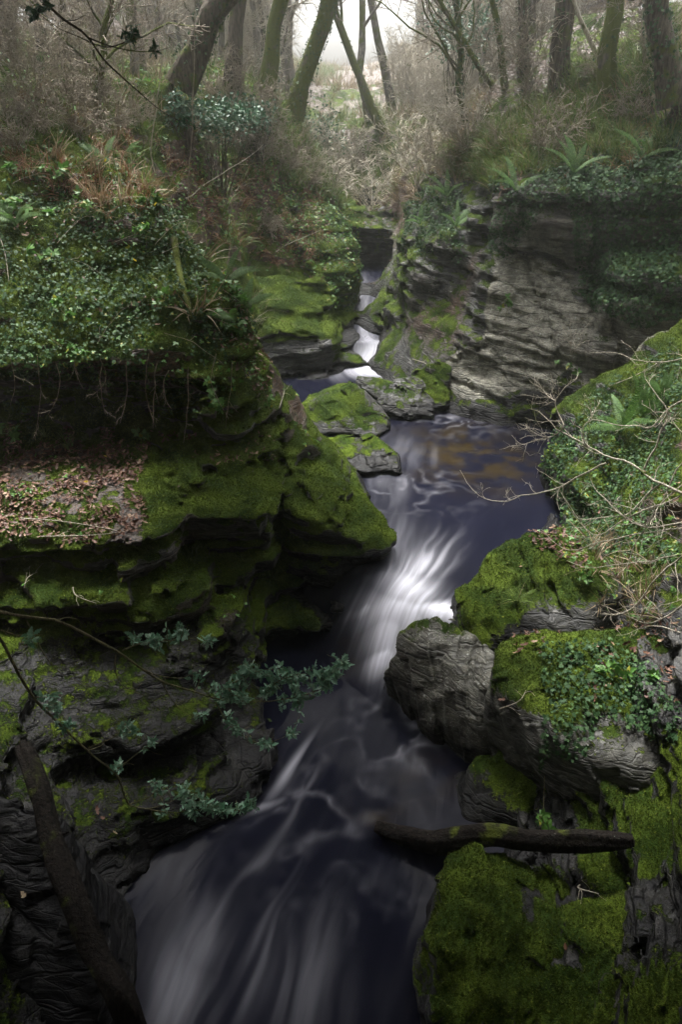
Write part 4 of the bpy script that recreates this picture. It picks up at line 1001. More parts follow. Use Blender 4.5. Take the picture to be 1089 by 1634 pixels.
# ------------------------------------------------------------------ bare shrubs
def make_shrub(loc, r, h, label, mat='twig', seed=1, n0=14, n1=9, n2=6, group=None, droop=0.0, thick=.010, tw=.0025, name='bare_shrub'):
    rng = np.random.default_rng(seed); e = empty(name, loc); tag(e, label, 'shrub', group)
    a = rng.uniform(0, 6.28, n0); sp = rng.uniform(.2, 1, n0)
    D = unit(np.stack([np.cos(a)*sp*r/h, np.sin(a)*sp*r/h, np.ones(n0)], 1)); k = 9; ln = (h*rng.uniform(.7, 1.2, n0)/(k-1))[:, None]
    p = [rng.normal(size=(n0, 3))*np.array([.06, .06, .01])]
    for s in range(k-1):
        D = unit(D+rng.normal(size=(n0, 3))*.17+np.array([0, 0, -droop*(s/k)])); p.append(p[-1]+D*ln)
    P = np.stack(p, 1); R = thick*rng.uniform(.5, 1, n0)[:, None]*np.linspace(1, .3, k)[None]
    b1, q1 = grow(P, R, n1, .15, 1, h*.5, .7, 7, .26, .05-droop*.3, .6, rng)
    b2, q2 = grow(b1, q1, n2, .1, 1, h*.25, .7, 5, .3, 0, .65, rng)
    mesh_obj('stems', *tubes(P, np.maximum(R, .003), 4), M[mat], parent=e)
    V, F = join([tubes(b1, np.maximum(q1, tw*1.25), 3), tubes(b2, np.maximum(q2, tw), 3)])
    mesh_obj('twigs', V, F, M[mat], parent=e, smooth=False)
    return e
def sh(px, py, r, h, label, **kw):
    p, n = hit(px, py); kw.setdefault('tw', .0003*float(p[1])); return make_shrub(p-np.array([0, 0, .05]), r, h, label, **kw)
for k, (px_, py_, r_, h_, l_) in enumerate([
    (545, 300, 1.3, 1.5, 'pale tangled bare bush left of centre above the dark channel head'), (600, 320, 1.5, 1.5, 'pale tangled bare bush straight above the ledge at the head of the channel'),
    (655, 300, 1.4, 1.6, 'pale tangled bare bush right of centre beside the right bank'), (575, 265, 1.6, 1.6, 'bushy pale thicket behind the tangled bushes'),
    (640, 255, 1.6, 1.7, 'wide pale thicket under the leaning grey trunks'), (520, 250, 1.2, 1.6, 'thin pale bush below the ivy clad leaning tree'),
    (700, 230, 1.4, 1.9, 'tall pale branching bush on the edge of the right bank'), (735, 250, 1.0, 1.7, 'white stemmed bush leaning from the right bank'),
    (690, 190, 1.5, 2.0, 'pale brown thicket high behind the right bank')]):
    sh(px_, py_, r_, h_, l_, mat='twig', seed=70+k, n0=11, n1=7, n2=4, thick=.017)
for k, (px_, py_, r_, h_, l_) in enumerate([
    (60, 150, 1.1, 1.6, 'brown twiggy bush on the upper left slope'), (120, 120, 1.2, 1.8, 'brown twiggy bush behind the small crooked tree'), (205, 120, 1.2, 1.9, 'brown twiggy bush left of the thick leaning trunk'),
    (395, 190, 1.2, 1.5, 'brown bush in front of the straight mossy trunk'), (30, 90, 1.1, 1.7, 'brown thicket in the top left corner'),
    (830, 165, 1.1, 1.9, 'grey brown bush at the foot of the dark straight trunk'), (445, 210, .9, 1.1, 'brown bush at the foot of the ivy clad leaning tree'), (1030, 90, .9, 1.6, 'twiggy bush at the top right')]):
    sh(px_, py_, r_, h_, l_, mat='twigbrown', seed=90+k, n0=12, n1=9, n2=6)
bb = make_shrub((0, 0, 0), .7, .9, 'small twiggy brown bush in the scrub on the valley side', mat='twigbrown', seed=141, n0=14, n1=7, n2=4, thick=.009, tw=.0045, group='twiggy scrub on the banks')
spx = [(700, 265), (735, 240), (790, 225), (950, 120), (1040, 110), (860, 240), (1000, 190), (20, 180), (80, 200), (140, 215), (50, 230), (190, 200), (230, 190), (110, 160), (170, 165), (390, 230), (430, 250), (470, 270), (350, 240), (500, 290), (420, 200)]
for k, (a, c_) in enumerate(spx):
    p, nm_ = hit(a, c_)
    if k == 0: bb.location = tuple(p)
    else: copy_tree(bb, p, rr.uniform(0, 6.28), rr.uniform(.6, 1.25))
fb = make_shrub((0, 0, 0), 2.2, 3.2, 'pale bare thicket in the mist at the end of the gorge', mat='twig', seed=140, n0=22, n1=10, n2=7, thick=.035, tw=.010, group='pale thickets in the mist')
rs = random.Random(9)
for k in range(30):
    y = rs.uniform(27, 46); x = rs.uniform(-.26, .32)*y; x += (.09*y if x > 0 else -.09*y)*(abs(x) < .08*y); z = float(hbase(x, y))-.2
    if k == 0: fb.location = (x, y, z)
    else: copy_tree(fb, (x, y, z), rs.uniform(0, 6.28), rs.uniform(.6, 1.1))
sh(443, 350, .55, .55, 'ball of fine tan twigs hanging on the leafy slope', mat='twigbrown', seed=120, n0=26, n1=8, n2=4, droop=.9, thick=.006)
sh(900, 560, .5, .5, 'few thin twigs at the foot of the right cliff', mat='twig', seed=121, n0=5, n1=4, n2=2, thick=.006)
log('shrubs')

# stems drawn through given points
def spline(pts, k):
    pts = np.array(pts, float); n = len(pts); L = np.r_[0, np.cumsum(np.linalg.norm(np.diff(pts, axis=0), axis=1))]; s = np.linspace(0, L[-1], k)
    t = np.interp(s, L, np.arange(n)); i = np.clip(np.floor(t).astype(int), 0, n-2); f = (t-i)[:, None]
    p0 = pts[np.maximum(i-1, 0)]; p1 = pts[i]; p2 = pts[i+1]; p3 = pts[np.minimum(i+2, n-1)]
    return .5*(2*p1+(p2-p0)*f+(2*p0-5*p1+4*p2-p3)*f**2+(3*p1-p0-3*p2+p3)*f**3)
def stem_set(lines, Yf, r0, r1, k=22, wob=.006):
    P = []; R = []
    for l in lines:
        sc = 1.0
        if isinstance(l[0], (int, float)): sc = l[0]; l = l[1:]
        w = [PY(x, y, Yf(x, y)) for x, y in l]; p = spline(w, k)
        p = p+np.stack([vnoise(p[:, 0]*6+j*9, p[:, 1]*6, p[:, 2]*6)-.5 for j in range(3)], 1)*wob*6
        P.append(p); R.append(np.linspace(r0, r1, k)*sc)
    return np.stack(P), np.stack(R)
def px_shrub(name, label, cat, lines, Yf, r0, r1, mat, n1, L1, n2, L2, seed, up=0.05):
    rng = np.random.default_rng(seed); P, R = stem_set(lines, Yf, r0, r1)
    org = P[0, 0].copy(); P = P-org; e = empty(name, org); tag(e, label, cat)
    b1, q1 = grow(P, R, n1, .1, 1, L1, .8, 7, .24, up, .55, rng)
    b2, q2 = grow(b1, q1, n2, .15, 1, L2, .8, 5, .28, up, .6, rng)
    mesh_obj('stems', *tubes(P, R, 6), M[mat], parent=e)
    V, F = join([tubes(b1, np.maximum(q1, .0026), 4), tubes(b2, np.maximum(q2, .0019), 3)])
    mesh_obj('twigs', V, F, M[mat], parent=e)
    return e, P, R
Yr = lambda x, y: 8.3-(x-740)*.0042-(y-700)*.0036
px_shrub('bare_shrub', 'bare hazel like shrub with crooked pale stems reaching over the pool', 'shrub', [
    [(1120, 800), (1047, 767), (1020, 748), (1002, 736), (971, 730), (941, 714), (917, 700), (896, 688), (882, 682), (881, 673), (869, 665), (860, 655), (850, 652)],
    [.6, (896, 688), (900, 676), (890, 661), (887, 640), (893, 631), (905, 615)], [.5, (887, 640), (872, 632), (863, 615)], [.5, (896, 688), (881, 696), (863, 694), (842, 680)],
    [.45, (881, 696), (848, 706), (832, 709), (817, 697)], [.8, (968, 739), (929, 757), (905, 770), (881, 782), (860, 788), (832, 791), (811, 800), (787, 798), (760, 786), (735, 750)],
    [.65, (941, 714), (934, 703), (932, 682), (944, 671), (943, 655), (935, 641)], [.7, (1120, 625), (1089, 640), (1065, 655), (1041, 682), (1017, 680), (990, 679), (965, 673), (944, 671)],
    [.8, (1029, 748), (1038, 727), (1062, 679), (1065, 655), (1050, 631), (1032, 606)], [.5, (1120, 560), (1089, 573), (1044, 579), (1017, 576), (993, 566), (965, 563), (941, 563)],
    [.5, (1065, 655), (1089, 690), (1120, 700)]], Yr, .016, .004, 'twig', 7, .45, 4, .18, 201)
px_shrub('bare_shrub', 'tangle of thin arching bare stems over the leafy boulder', 'shrub', [
    [(1120, 825), (1089, 833), (1047, 841), (1017, 839), (996, 825), (953, 782), (938, 745)], [.8, (1060, 770), (1044, 779), (1023, 800), (1002, 821), (971, 824), (929, 830), (911, 809), (893, 779)],
    [(1130, 850), (1089, 887), (1045, 925), (1025, 955), (990, 980), (945, 977), (917, 955)], [.8, (1130, 940), (1089, 965), (1040, 995), (995, 980), (960, 965)],
    [.8, (1120, 775), (1089, 790), (1045, 810), (995, 830), (955, 855), (915, 820), (895, 780)], [.7, (1100, 840), (1030, 850), (960, 865), (905, 877), (865, 845)],
    [.7, (1110, 760), (1060, 800), (1010, 880), (1003, 930), (1020, 985)], [.6, (1110, 880), (1060, 890), (1000, 900), (940, 905), (905, 895)], [.6, (1110, 720), (1075, 760), (1050, 850), (1085, 930)],
    [.6, (1089, 1010), (1040, 1000), (1000, 1010), (960, 1015)]], Yr, .013, .004, 'twig', 8, .5, 4, .18, 202)
Yd = lambda x, y: 8.2+.004*(y-100)
for k, (ln, lb, mt) in enumerate([
    ([(246, 274), (240, 240), (243, 205), (252, 150), (262, 60), (268, -20)], 'thin white stem rising from the ferns on the left bank', 'twig'),
    ([(300, 318), (302, 260), (306, 215), (309, 120), (312, -20)], 'thin straight tan sapling right of the white stem', 'twigbrown'),
    ([(296, 318), (340, 285), (390, 255), (420, 232)], 'thin dead stick lying up the leafy slope', 'twig'),
    ([(640, 175), (630, 140), (655, 85), (680, 70)], 'short pale forked stem on the right bank brow', 'twig'),
    ([(440, 402), (470, 385), (510, 368)], 'bleached twig on the leafy slope above the mossy slab', 'twig')]):
    Y0 = float(hit(*ln[0])[0][1])-.12
    px_shrub('sapling' if k < 2 else 'dead_stick', lb, 'sapling' if k < 2 else 'stick', [ln], (lambda x, y, Y0=Y0: Y0), .012, .005, mt, 2, .4, 2, .2, 210+k)
# drooping roots and bramble stems in front of the cave
rl = []
rng_ = random.Random(8)
for x in (18, 60, 88, 122, 160, 163, 200, 238, 250, 268, 300, 345, 372):
    y0 = 575+rng_.uniform(-15, 20); y1 = y0+rng_.uniform(50, 125); rl.append([rng_.uniform(.6, 1.3), (x, y0), (x+rng_.uniform(-10, 10), (y0+y1)/2), (x+rng_.uniform(-14, 14), y1)])
px_shrub('hanging_roots', 'thin brown roots dangling in front of the dark cave', 'roots', rl, lambda x, y: 7.85, .006, .003, 'twigbrown', 3, .25, 2, .1, 220, up=-.3)[0]['kind'] = 'stuff'
ol = []
for j in range(26):
    x = rng_.uniform(10, 420); y = rng_.uniform(250, 560); a = rng_.uniform(-.9, .9); L = rng_.uniform(40, 110)
    ol.append([rng_.uniform(.5, 1), (x, y), (x+L*.5*math.cos(a), y+L*.5*math.sin(a)-8), (x+L*math.cos(a), y+L*math.sin(a)+6)])
px_shrub('dead_twigs', 'loose thin straw stems lying over the left bank', 'stems', ol, lambda x, y: float(max(7.7, hit(x, y)[0][1]-.12)), .004, .002, 'twigbrown', 2, .25, 1, .1, 221)[0]['kind'] = 'stuff'
ol = []
for (a, b, c, d) in [(300, 70, 470, 150), (40, 820, 185, 838), (70, 850, 210, 842), (105, 930, 160, 965), (0, 345, 20, 440), (560, 455, 640, 470), (650, 560, 672, 575), (960, 620, 1050, 560), (780, 1120, 850, 1090), (930, 1400, 945, 1420), (455, 640, 462, 600), (30, 925, 70, 905)]:
    p = [(a, b), ((a+c)/2+rng_.uniform(-8, 8), (b+d)/2+rng_.uniform(-10, 4)), (c, d)]
    w = [hit(*q) for q in p]; w = [q[0]+q[1]*.05 for q in w]
    if max(np.linalg.norm(w[0]-w[1]), np.linalg.norm(w[1]-w[2])) > 1.2: continue
    P = spline(w, 14)[None]; R = np.linspace(.008, .003, 14)[None]; org = P[0, 0].copy()
    b1, q1 = grow(P-org, R, 4, .2, 1, .25, .8, 5, .25, .05, .6)
    e = mesh_obj('fallen_twig', *join([tubes(P-org, R, 5), tubes(b1, q1, 3)]), M['twig']); e.location = tuple(org)
    tag(e, 'bare fallen twig resting on '+{0: 'the brown slope under the trees', 40: 'the leaf strewn ledge', 70: 'the mossy rim of the leaf strewn ledge', 105: 'the dark second ledge at left'}.get(a, 'rock near '+('the water' if b > 500 else 'the left bank')), 'twig', 'fallen twigs')
log('stems')

# ------------------------------------------------------------------ holly in the near foreground and on the slope
def holly(label, lines, clusters, Yf, seed, size=.058, mat='holly', stem='twigolive', r0=.011):
    rng = np.random.default_rng(seed); P, R = stem_set(lines, Yf, r0, .003, 26, .003)
    org = P[0, 0].copy(); e = empty('holly_branch', org); tag(e, label, 'branch')
    allp = P.reshape(-1, 3); tl = []; LP = []; LN = []
    for (cx, cy, rx, ry, n) in clusters:
        for q in range(max(2, int(n/2.0))):
            c = PY(cx+rng.normal()*rx*.5, cy+rng.normal()*ry*.5, Yf(cx, cy)+rng.normal()*.05)
            k = np.argmin(((allp-c)**2).sum(1)); a = allp[k]; c2 = c
            mid = (a+c2)/2+rng.normal(size=3)*.01; p = spline([a, mid, c2], 8); tl.append(p)
            for s in range(5):
                t = rng.uniform(.35, 1.05); i = min(7, int(t*7)); LP.append(p[i]+rng.normal(size=3)*.008); LN.append(unit(rng.normal(size=3)+np.array([0, -.5, 1.0])))
    T_ = np.stack(tl); b1, q1 = grow(P-org, R, 4, .1, .95, .22, .8, 6, .2, .02, .55, rng)
    mesh_obj('stem', *tubes(P-org, R, 6), M[stem], parent=e)
    mesh_obj('twigs', *join([tubes(T_-org, np.full(T_.shape[:2], .0022), 4), tubes(b1, np.maximum(q1, .0015), 3)]), M[stem], parent=e)
    place('leaves', HOLLY, np.array(LP)-org, np.array(LN), size*.85+0*np.arange(len(LP)), M['hollynear' if size < .065 else mat], .1, .5, 0, parent=e)
    return e
Yh = lambda x, y: 3.55+.0009*x
holly('long holly branch with glossy green leaves at its tip crossing low over the dark water', [
    [(-40, 970), (0, 977), (40, 985), (90, 990), (130, 1007), (185, 1037), (225, 1067), (265, 1090), (320, 1107), (360, 1117), (415, 1120), (450, 1116), (500, 1105), (530, 1080), (548, 1058)],
    [.5, (40, 990), (75, 1050), (115, 1085), (150, 1096)], [.45, (185, 1045), (185, 1075), (200, 1100), (235, 1112)], [.45, (260, 1090), (280, 1125), (310, 1144)],
    [.5, (195, 1038), (230, 1025), (270, 1022), (300, 1018), (333, 1022)], [.5, (345, 1120), (370, 1160), (410, 1185), (445, 1180), (465, 1167)], [.6, (360, 1117), (375, 1090), (400, 1075)],
    [.5, (415, 1120), (440, 1090), (470, 1078)], [.5, (230, 1070), (255, 1078), (290, 1083), (305, 1075)]],
    [(210, 1018, 10, 10, 10), (245, 1020, 12, 10, 16), (250, 1030, 10, 6, 8), (285, 1010, 14, 12, 22), (333, 1022, 8, 8, 12), (315, 1080, 10, 10, 10), (345, 1098, 12, 10, 12), (365, 1110, 18, 14, 30), (395, 1068, 22, 14, 45), (385, 1110, 20, 14, 35),
     (440, 1075, 22, 16, 45), (430, 1105, 24, 12, 35), (465, 1090, 18, 12, 35), (480, 1120, 22, 12, 30), (505, 1075, 18, 14, 40), (520, 1090, 14, 12, 30), (545, 1060, 12, 10, 28), (530, 1075, 14, 10, 22), (470, 1125, 16, 8, 16), (370, 1150, 8, 8, 10), (385, 1165, 12, 8, 14), (425, 1185, 12, 10, 16), (458, 1168, 10, 8, 16), (325, 1140, 8, 6, 8)], Yh, 301)
Yh2 = lambda x, y: 3.45+.0008*x-.0003*(y-1100)
holly('second holly branch drooping from the left edge with small leaf sprays low over the water', [
    [(-30, 985), (0, 1020), (30, 1075), (65, 1125), (100, 1160), (140, 1200), (185, 1235), (195, 1260), (205, 1285), (235, 1292), (280, 1297), (320, 1292), (370, 1297), (402, 1290)],
    [.5, (140, 1196), (185, 1175), (200, 1155)], [.5, (180, 1232), (215, 1205), (240, 1190)], [.5, (205, 1285), (240, 1270), (250, 1255)], [.5, (235, 1292), (270, 1280), (295, 1262)], [.4, (0, 1005), (20, 1012), (50, 1022)]],
    [(92, 1118, 14, 12, 24), (105, 1155, 14, 10, 20), (48, 1022, 12, 10, 14), (205, 1165, 14, 12, 24), (238, 1186, 8, 6, 8), (185, 1225, 10, 8, 12), (252, 1253, 12, 10, 16), (292, 1262, 12, 14, 24), (298, 1285, 10, 10, 14), (325, 1280, 12, 10, 26), (345, 1285, 12, 10, 28), (370, 1290, 10, 8, 20), (392, 1283, 12, 10, 30), (262, 1298, 6, 5, 6), (310, 1298, 8, 6, 10)], Yh2, 302)
def bush(px, py, Y, r, n, label, size, tmpl, mat, name='holly_bush', cat='bush'):
    c = PY(px, py, Y); rng = np.random.default_rng(int(px)); gz = ground(c[0], Y)
    e = empty(name, (c[0], Y, gz-.05)); tag(e, label, cat); org = np.array([c[0], Y, gz-.05])
    tips = c+unit(rng.normal(size=(n//7, 3)))*rng.uniform(.35, 1, (n//7, 1))*np.array(r)
    root = org+rng.normal(size=(n//7, 3))*.05; mid = (tips*.55+root*.45)+rng.normal(size=tips.shape)*.08
    P = np.stack([root, mid, (mid+tips)/2+rng.normal(size=tips.shape)*.03, tips], 1)-org
    R = np.linspace(.012, .003, 4)[None].repeat(len(P), 0)
    mesh_obj('stems', *tubes(P[:18], R[:18], 4), M['bark'], parent=e)
    i = rng.integers(0, len(tips), n); pos = tips[i]-org+rng.normal(size=(n, 3))*.09
    place('leaves', tmpl, pos, unit(rng.normal(size=(n, 3))+np.array([0, -.4, .9])), size+0*i, M[mat], .1, .4, 0, parent=e)
bush(345, 188, 17.2, (1.0, .6, .42), 1500, 'glossy blue green holly bush below the leaning trunks', .085, HOLLY, 'holly')
bush(295, 175, 16.4, (.45, .4, .35), 420, 'small holly bush against the thick dark trunk', .08, HOLLY, 'holly')
bush(410, 185, 19.5, (.55, .4, .35), 420, 'loose pale holly spray in front of the mossy trunk', .085, HOLLY, 'holly')
holly('long thin dark holly branch slanting down across the upper left slope', [
    [(40, -50), (70, 0), (100, 30), (140, 60), (170, 100), (215, 140), (250, 172), (285, 192), (320, 206)], [.6, (215, 60), (180, 75), (150, 70), (95, 45), (60, 20)], [.6, (140, 60), (190, 78), (240, 82), (270, 75)]],
    [(55, 20, 16, 16, 20), (75, 10, 14, 10, 14), (205, 55, 20, 12, 20), (240, 78, 14, 8, 10), (300, 195, 14, 8, 14)], Yd, 303, .07, 'holly', 'bark', .014)
bush(735, 45, 21, (1.2, .8, .8), 900, 'loose dark evergreen foliage behind the right bank', .09, HOLLY, 'holly', 'evergreen_bush')
bush(500, 215, 26, (1.2, .8, 1.1), 1500, 'tall grey green evergreen shrub in the mist of the gap', .09, HOLLY, 'holly', 'evergreen_bush')
log('holly')
# ------------------------------------------------------------------ ferns, brambles, grass tufts
def frond(base, tip, width, arch=.25, n=26):
    base = np.array(base, float); tip = np.array(tip, float); L = np.linalg.norm(tip-base); d = unit(tip-base)
    side = unit(np.cross(d, np.array([0, -.6, .8]))); nrm = np.cross(side, d)
    V = []; F = []; t = np.linspace(0, 1, n)
    mid = base+(tip-base)*t[:, None]+nrm*(arch*L*np.sin(t*math.pi)*.5)[:, None]
    for k in range(n-1):
        w = width*math.sin(min(1, .12+t[k]*1.5)*math.pi*.5)*(1-t[k])**.75+.004; s0 = L/n*.46
        for sg in (-1, 1):
            o = len(V); a = mid[k]; q = a+side*sg*w+d*w*.35-nrm*w*.12; m_ = (a+q)/2+nrm*.006
            V += [a-d*s0*.7, m_-d*s0, q, m_+d*s0, a+d*s0*.7]; F += [(o, o+1, o+4), (o+1, o+3, o+4), (o+1, o+2, o+3)]
        o = len(V); V += [mid[k]-side*.004, mid[k]+side*.004, mid[k+1]]; F += [(o, o+1, o+2)]
    return np.array(V), np.array(F)
def fern(px, py, L, n, label, width=.09, dirs=None, lift=.5):
    p, nm = hit(px, py); p = p+np.array([0, -.05, .04]); e = empty('fern', p); tag(e, label, 'fern'); rng = random.Random(int(px*7+py))
    for k in range(n):
        if dirs and k < len(dirs): d = np.array(dirs[k], float)
        else: a = rng.uniform(0, 6.28); d = np.array([math.cos(a), math.sin(a)*.8-.3, rng.uniform(.2, .9)])
        d = unit(d)*L*rng.uniform(.75, 1.1)
        V, F = frond((0, 0, 0), d, width*rng.uniform(.8, 1.1), .3); mesh_obj('frond', V, F, M['fern'], parent=e, smooth=False)
fern(978, 672, .80, 7, 'bright green fern with long fronds over the pool edge', .115, [(-.9, -.3, .45), (-1, -.2, .05), (.1, -.1, 1), (-.45, -.3, .7)])
fern(1010, 655, .62, 5, 'upright fern just right of the brightest fern', .1, [(0, -.1, 1), (.3, -.2, .8)])
for (a, b, L, l) in [(405, 480, .42, 'pale fern on the nose of the left bank'), (372, 440, .45, 'fern just above the nose of the left bank'), (35, 345, .45, 'fern at the left edge of the ivy bank'), (215, 245, .5, 'fern by the foot of the thin white stem'),
                     (180, 250, .4, 'small fern left of the thin white stem'), (390, 500, .35, 'small drooping fern beside the mossy slab'), (720, 350, .5, 'fern on the dark buttress above the channel'), (665, 345, .45, 'fern at the channel head on the right'), (1040, 620, .4, 'fern among the twigs at the right edge'), (810, 300, .6, 'fern drooping over the brow of the cliff above the pale ivy'), (905, 265, .6, 'fern in the middle of the cliff brow'), (1010, 240, .6, 'fern on the cliff brow near the right edge'), (700, 300, .55, 'fern on the brow left of the trailing ivy')]:
    fern(a, b, L*1.2, 6, l, .11)
def bramble(pts, label, n=16, size=.06*1.3, Yo=-.12, mat='bramble'):
    w = [hit(*q) for q in pts]; dmin = min(q[0][1] for q in w)
    w = [q[0] if q[0][1] < dmin+.8 else PY(*pp, dmin) for q, pp in zip(w, pts)]; w = [q+np.array([0, Yo, .06]) for q in w]
    org = w[0]; P = spline(w, 16)[None]-org; R = np.full((1, 16), .0035); e = empty('bramble', org); tag(e, label, 'bramble')
    b1, q1 = grow(P, R, max(3, n//4), .1, 1, .18, .9, 5, .2, .1, .7)
    mesh_obj('stem', *join([tubes(P, R, 4), tubes(b1, q1, 3)]), M['twigolive'], parent=e)
    i = RNG.integers(0, len(b1), n); k = RNG.integers(1, 5, n); pos = b1[i, k]
    place('leaves', BRAM, pos, unit(RNG.normal(size=(n, 3))*.5+np.array([0, -.5, .8])), size+0*i, M[mat], .1, .35, 0, parent=e)
for pts, l, n, s in [
    ([(20, 270), (60, 265), (110, 280)], 'bramble spray with broad green leaves high on the left bank', 22, .075), ([(0, 315), (40, 320), (80, 330)], 'bramble spray at the left edge below the broad leaved one', 16, .07),
    ([(45, 385), (70, 395), (100, 400)], 'low bramble in the ivy at the left', 12, .06), ([(135, 315), (160, 325)], 'small bramble in the middle of the left bank', 10, .06), ([(205, 345), (230, 350), (250, 365)], 'bramble sprig above the moss streaked trunk', 14, .06),
    ([(200, 300), (240, 310), (275, 320)], 'bramble spray with one yellow leaf near the bank top', 14, .065), ([(80, 470), (110, 480), (130, 500)], 'bramble sprig hanging in dark ivy', 10, .06), ([(100, 530), (130, 560), (150, 570)], 'bright bramble at the lip of the cave', 16, .06),
    ([(248, 430), (262, 450), (256, 490)], 'vertical bramble shoot with light leaves', 12, .05), ([(352, 440), (375, 450), (400, 470)], 'cluster of pale leaves on the bank nose', 22, .065), ([(345, 505), (380, 510), (400, 520)], 'pale leaved bramble below the pale fern', 16, .065),
    ([(310, 600), (335, 615), (370, 640)], 'bramble with rounded leaves beside the cave mouth', 18, .06), ([(425, 580), (436, 620), (445, 665)], 'thin hanging bramble shoot in front of the side channel', 12, .055), ([(205, 670), (225, 685), (240, 690)], 'small bramble on the dark ledge inside the cave', 8, .06),
    ([(8, 690), (30, 690)], 'leafy sprig on the ledge at the left edge', 14, .06), ([(35, 765), (60, 775)], 'little herb in the leaf litter', 10, .04), ([(780, 840), (800, 825), (815, 810)], 'small light green sprig by the pool edge', 12, .05),
    ([(880, 900), (905, 895), (930, 905)], 'low bramble on the leaf covered boulder', 10, .055), ([(960, 1045), (990, 1050), (1020, 1060)], 'broad leaved bramble on top of the ivy rock', 16, .06), ([(850, 1240), (858, 1280), (855, 1310)], 'trailing sprig hanging above the fallen log', 10, .055),
    ([(870, 590), (905, 600)], 'small plant at the foot of the pale cliff', 8, .06), ([(790, 500), (800, 485), (775, 520)], 'plant in the crack left of the pale cliff', 12, .06)]:
    bramble(pts, l, int(n*1.5), s*1.35)
for (a, b, n, L, l) in [(120, 705, 1, .30, 'tuft of dark green grass on the ledge'), (826, 948, 1, .25, 'tuft of grass on the leafy boulder'), (60, 700, 1, .2, 'short grass tuft at the cave floor'), (345, 930, 1, .15, 'tiny grass tuft on the dark rock edge')]:
    p, nm = hit(a, b); v, f = grass_tuft(34, .016, .9, .10, a); o = mesh_obj('grass_tuft', v*L, f, M['grass'], smooth=False); o.location = tuple(p); tag(o, l, 'grass tuft')
for (a, b) in [(235, 412), (180, 250), (262, 322), (925, 780), (160, 718), (148, 757)]:
    p, nm = hit(a, b); v, f = OVATE; o = mesh_obj('yellow_leaf', v*.075*np.array([1.3, 1, 1]), f, M['yellow'], smooth=False); o.location = tuple(p+np.array([0, -.08, .05])); o.rotation_euler = (.9, 0, a); tag(o, 'single bright yellow leaf '+{235: 'in the ivy of the left bank', 180: 'by the small fern', 262: 'beside the bramble spray near the bank top', 925: 'among the bare twigs over the pool', 160: 'on the moss of the ledge', 148: 'in the brown leaves of the ledge'}[a], 'leaf', 'yellow leaves')
log('ferns')
# ------------------------------------------------------------------ logs and the old moss streaked trunk
def log_obj(name, label, line, Y, r, mat, seed, knots=4, k=40):
    w = [PY(x, y, yy) for (x, y), yy in zip(line, Y)]; P = spline(w, k); org = P[0].copy(); P = P-org
    t = np.linspace(0, 1, k); R = np.interp(t, np.linspace(0, 1, len(r)), r)
    V, F = tubes(P[None], R[None], 22); cen = np.repeat(P, 22, axis=0); d = unit(V-cen); a = np.arctan2(d[:, 2], d[:, 1]); s = np.repeat(t, 22)
    nz = fbm(np.cos(a)*2.2+seed, np.sin(a)*2.2, s*5, 4)*.45+(vnoise(np.cos(a)*7, np.sin(a)*7+seed, s*2.5)-.5)*.5
    V = V+d*(nz*np.repeat(R, 22))[:, None]
    V = np.vstack([V, P[0]+(P[0]-P[1])*.3, P[-1]+(P[-1]-P[-2])*.3]); nV = len(V)
    capf = [[nV-2, (i+1) % 22, i, i] for i in range(22)]+[[nV-1, (k-1)*22+i, (k-1)*22+(i+1) % 22, (k-1)*22+(i+1) % 22] for i in range(22)]
    Fq = F
    e = empty(name, org); tag(e, label, 'log'); mesh_obj('trunk', V, Fq, M[mat], parent=e)
    Ft = np.array([c[:3] for c in capf]); mesh_obj('broken_end', V, Ft, M[mat], parent=e)
    sn, sr = grow(P[None], R[None]*.5, knots, .1, .9, .16, 1.1, 4, .2, .2, .5, np.random.default_rng(seed), .4)
    mesh_obj('stub', *tubes(sn, sr, 6), M[mat], parent=e); return e
log_obj('fallen_log', 'rotten dark fallen log lying across the right bank above the mossy rocks', [(600, 1318), (640, 1332), (700, 1343), (780, 1334), (850, 1343), (930, 1343), (1012, 1342)], [4.4, 4.3, 4.18, 4.05, 3.92, 3.82, 3.74], [.05, .10, .11, .09, .09, .10, .05], 'log', 5)
log_obj('leaning_log', 'black wet trunk leaning down the rocks at the bottom left into the water', [(35, 1190), (62, 1258), (84, 1340), (118, 1430), (150, 1515), (200, 1600), (240, 1720)], [4.45, 4.0, 3.6, 3.2, 2.9, 2.6, 2.35], [.06, .08, .09, .095, .09, .085, .08], 'log', 9)
rw = [hit(*q) for q in [(288, 385), (294, 410), (300, 440), (308, 470), (316, 505)]]; rp = spline([q[0]+q[1]*.03 for q in rw], 30); rR = np.interp(np.linspace(0, 1, 30), [0, .3, .8, 1], [.05, .045, .04, .02])
e = mesh_obj('mossy_root', *tubes((rp-rp[0])[None], rR[None], 8), M['barkmoss']); e.location = tuple(rp[0]); tag(e, 'moss streaked old root running down the left bank through the ivy', 'root')
for (a, b, s, l, mt) in [(48, 1415, .11, 'tan curled leaf on the black wet rock', 'sedge'), (145, 1280, .10, 'small heap of tan bracken on the dark rock', 'litter'), (155, 1292, .08, 'tan leaf beside the bracken heap', 'litter'), (196, 1318, .06, 'small tan leaf at the water edge', 'sedge'), (790, 1118, .1, 'brown leaf caught between the grey and the ivy rock', 'litter')]:
    p, nm = hit(a, b); v, f = OAK; o = mesh_obj('fallen_leaf', v*s, f, M[mt], smooth=False); o.location = tuple(p+nm*.02); o.rotation_euler = (.3, .2, a); tag(o, l, 'leaf')
log('logs')

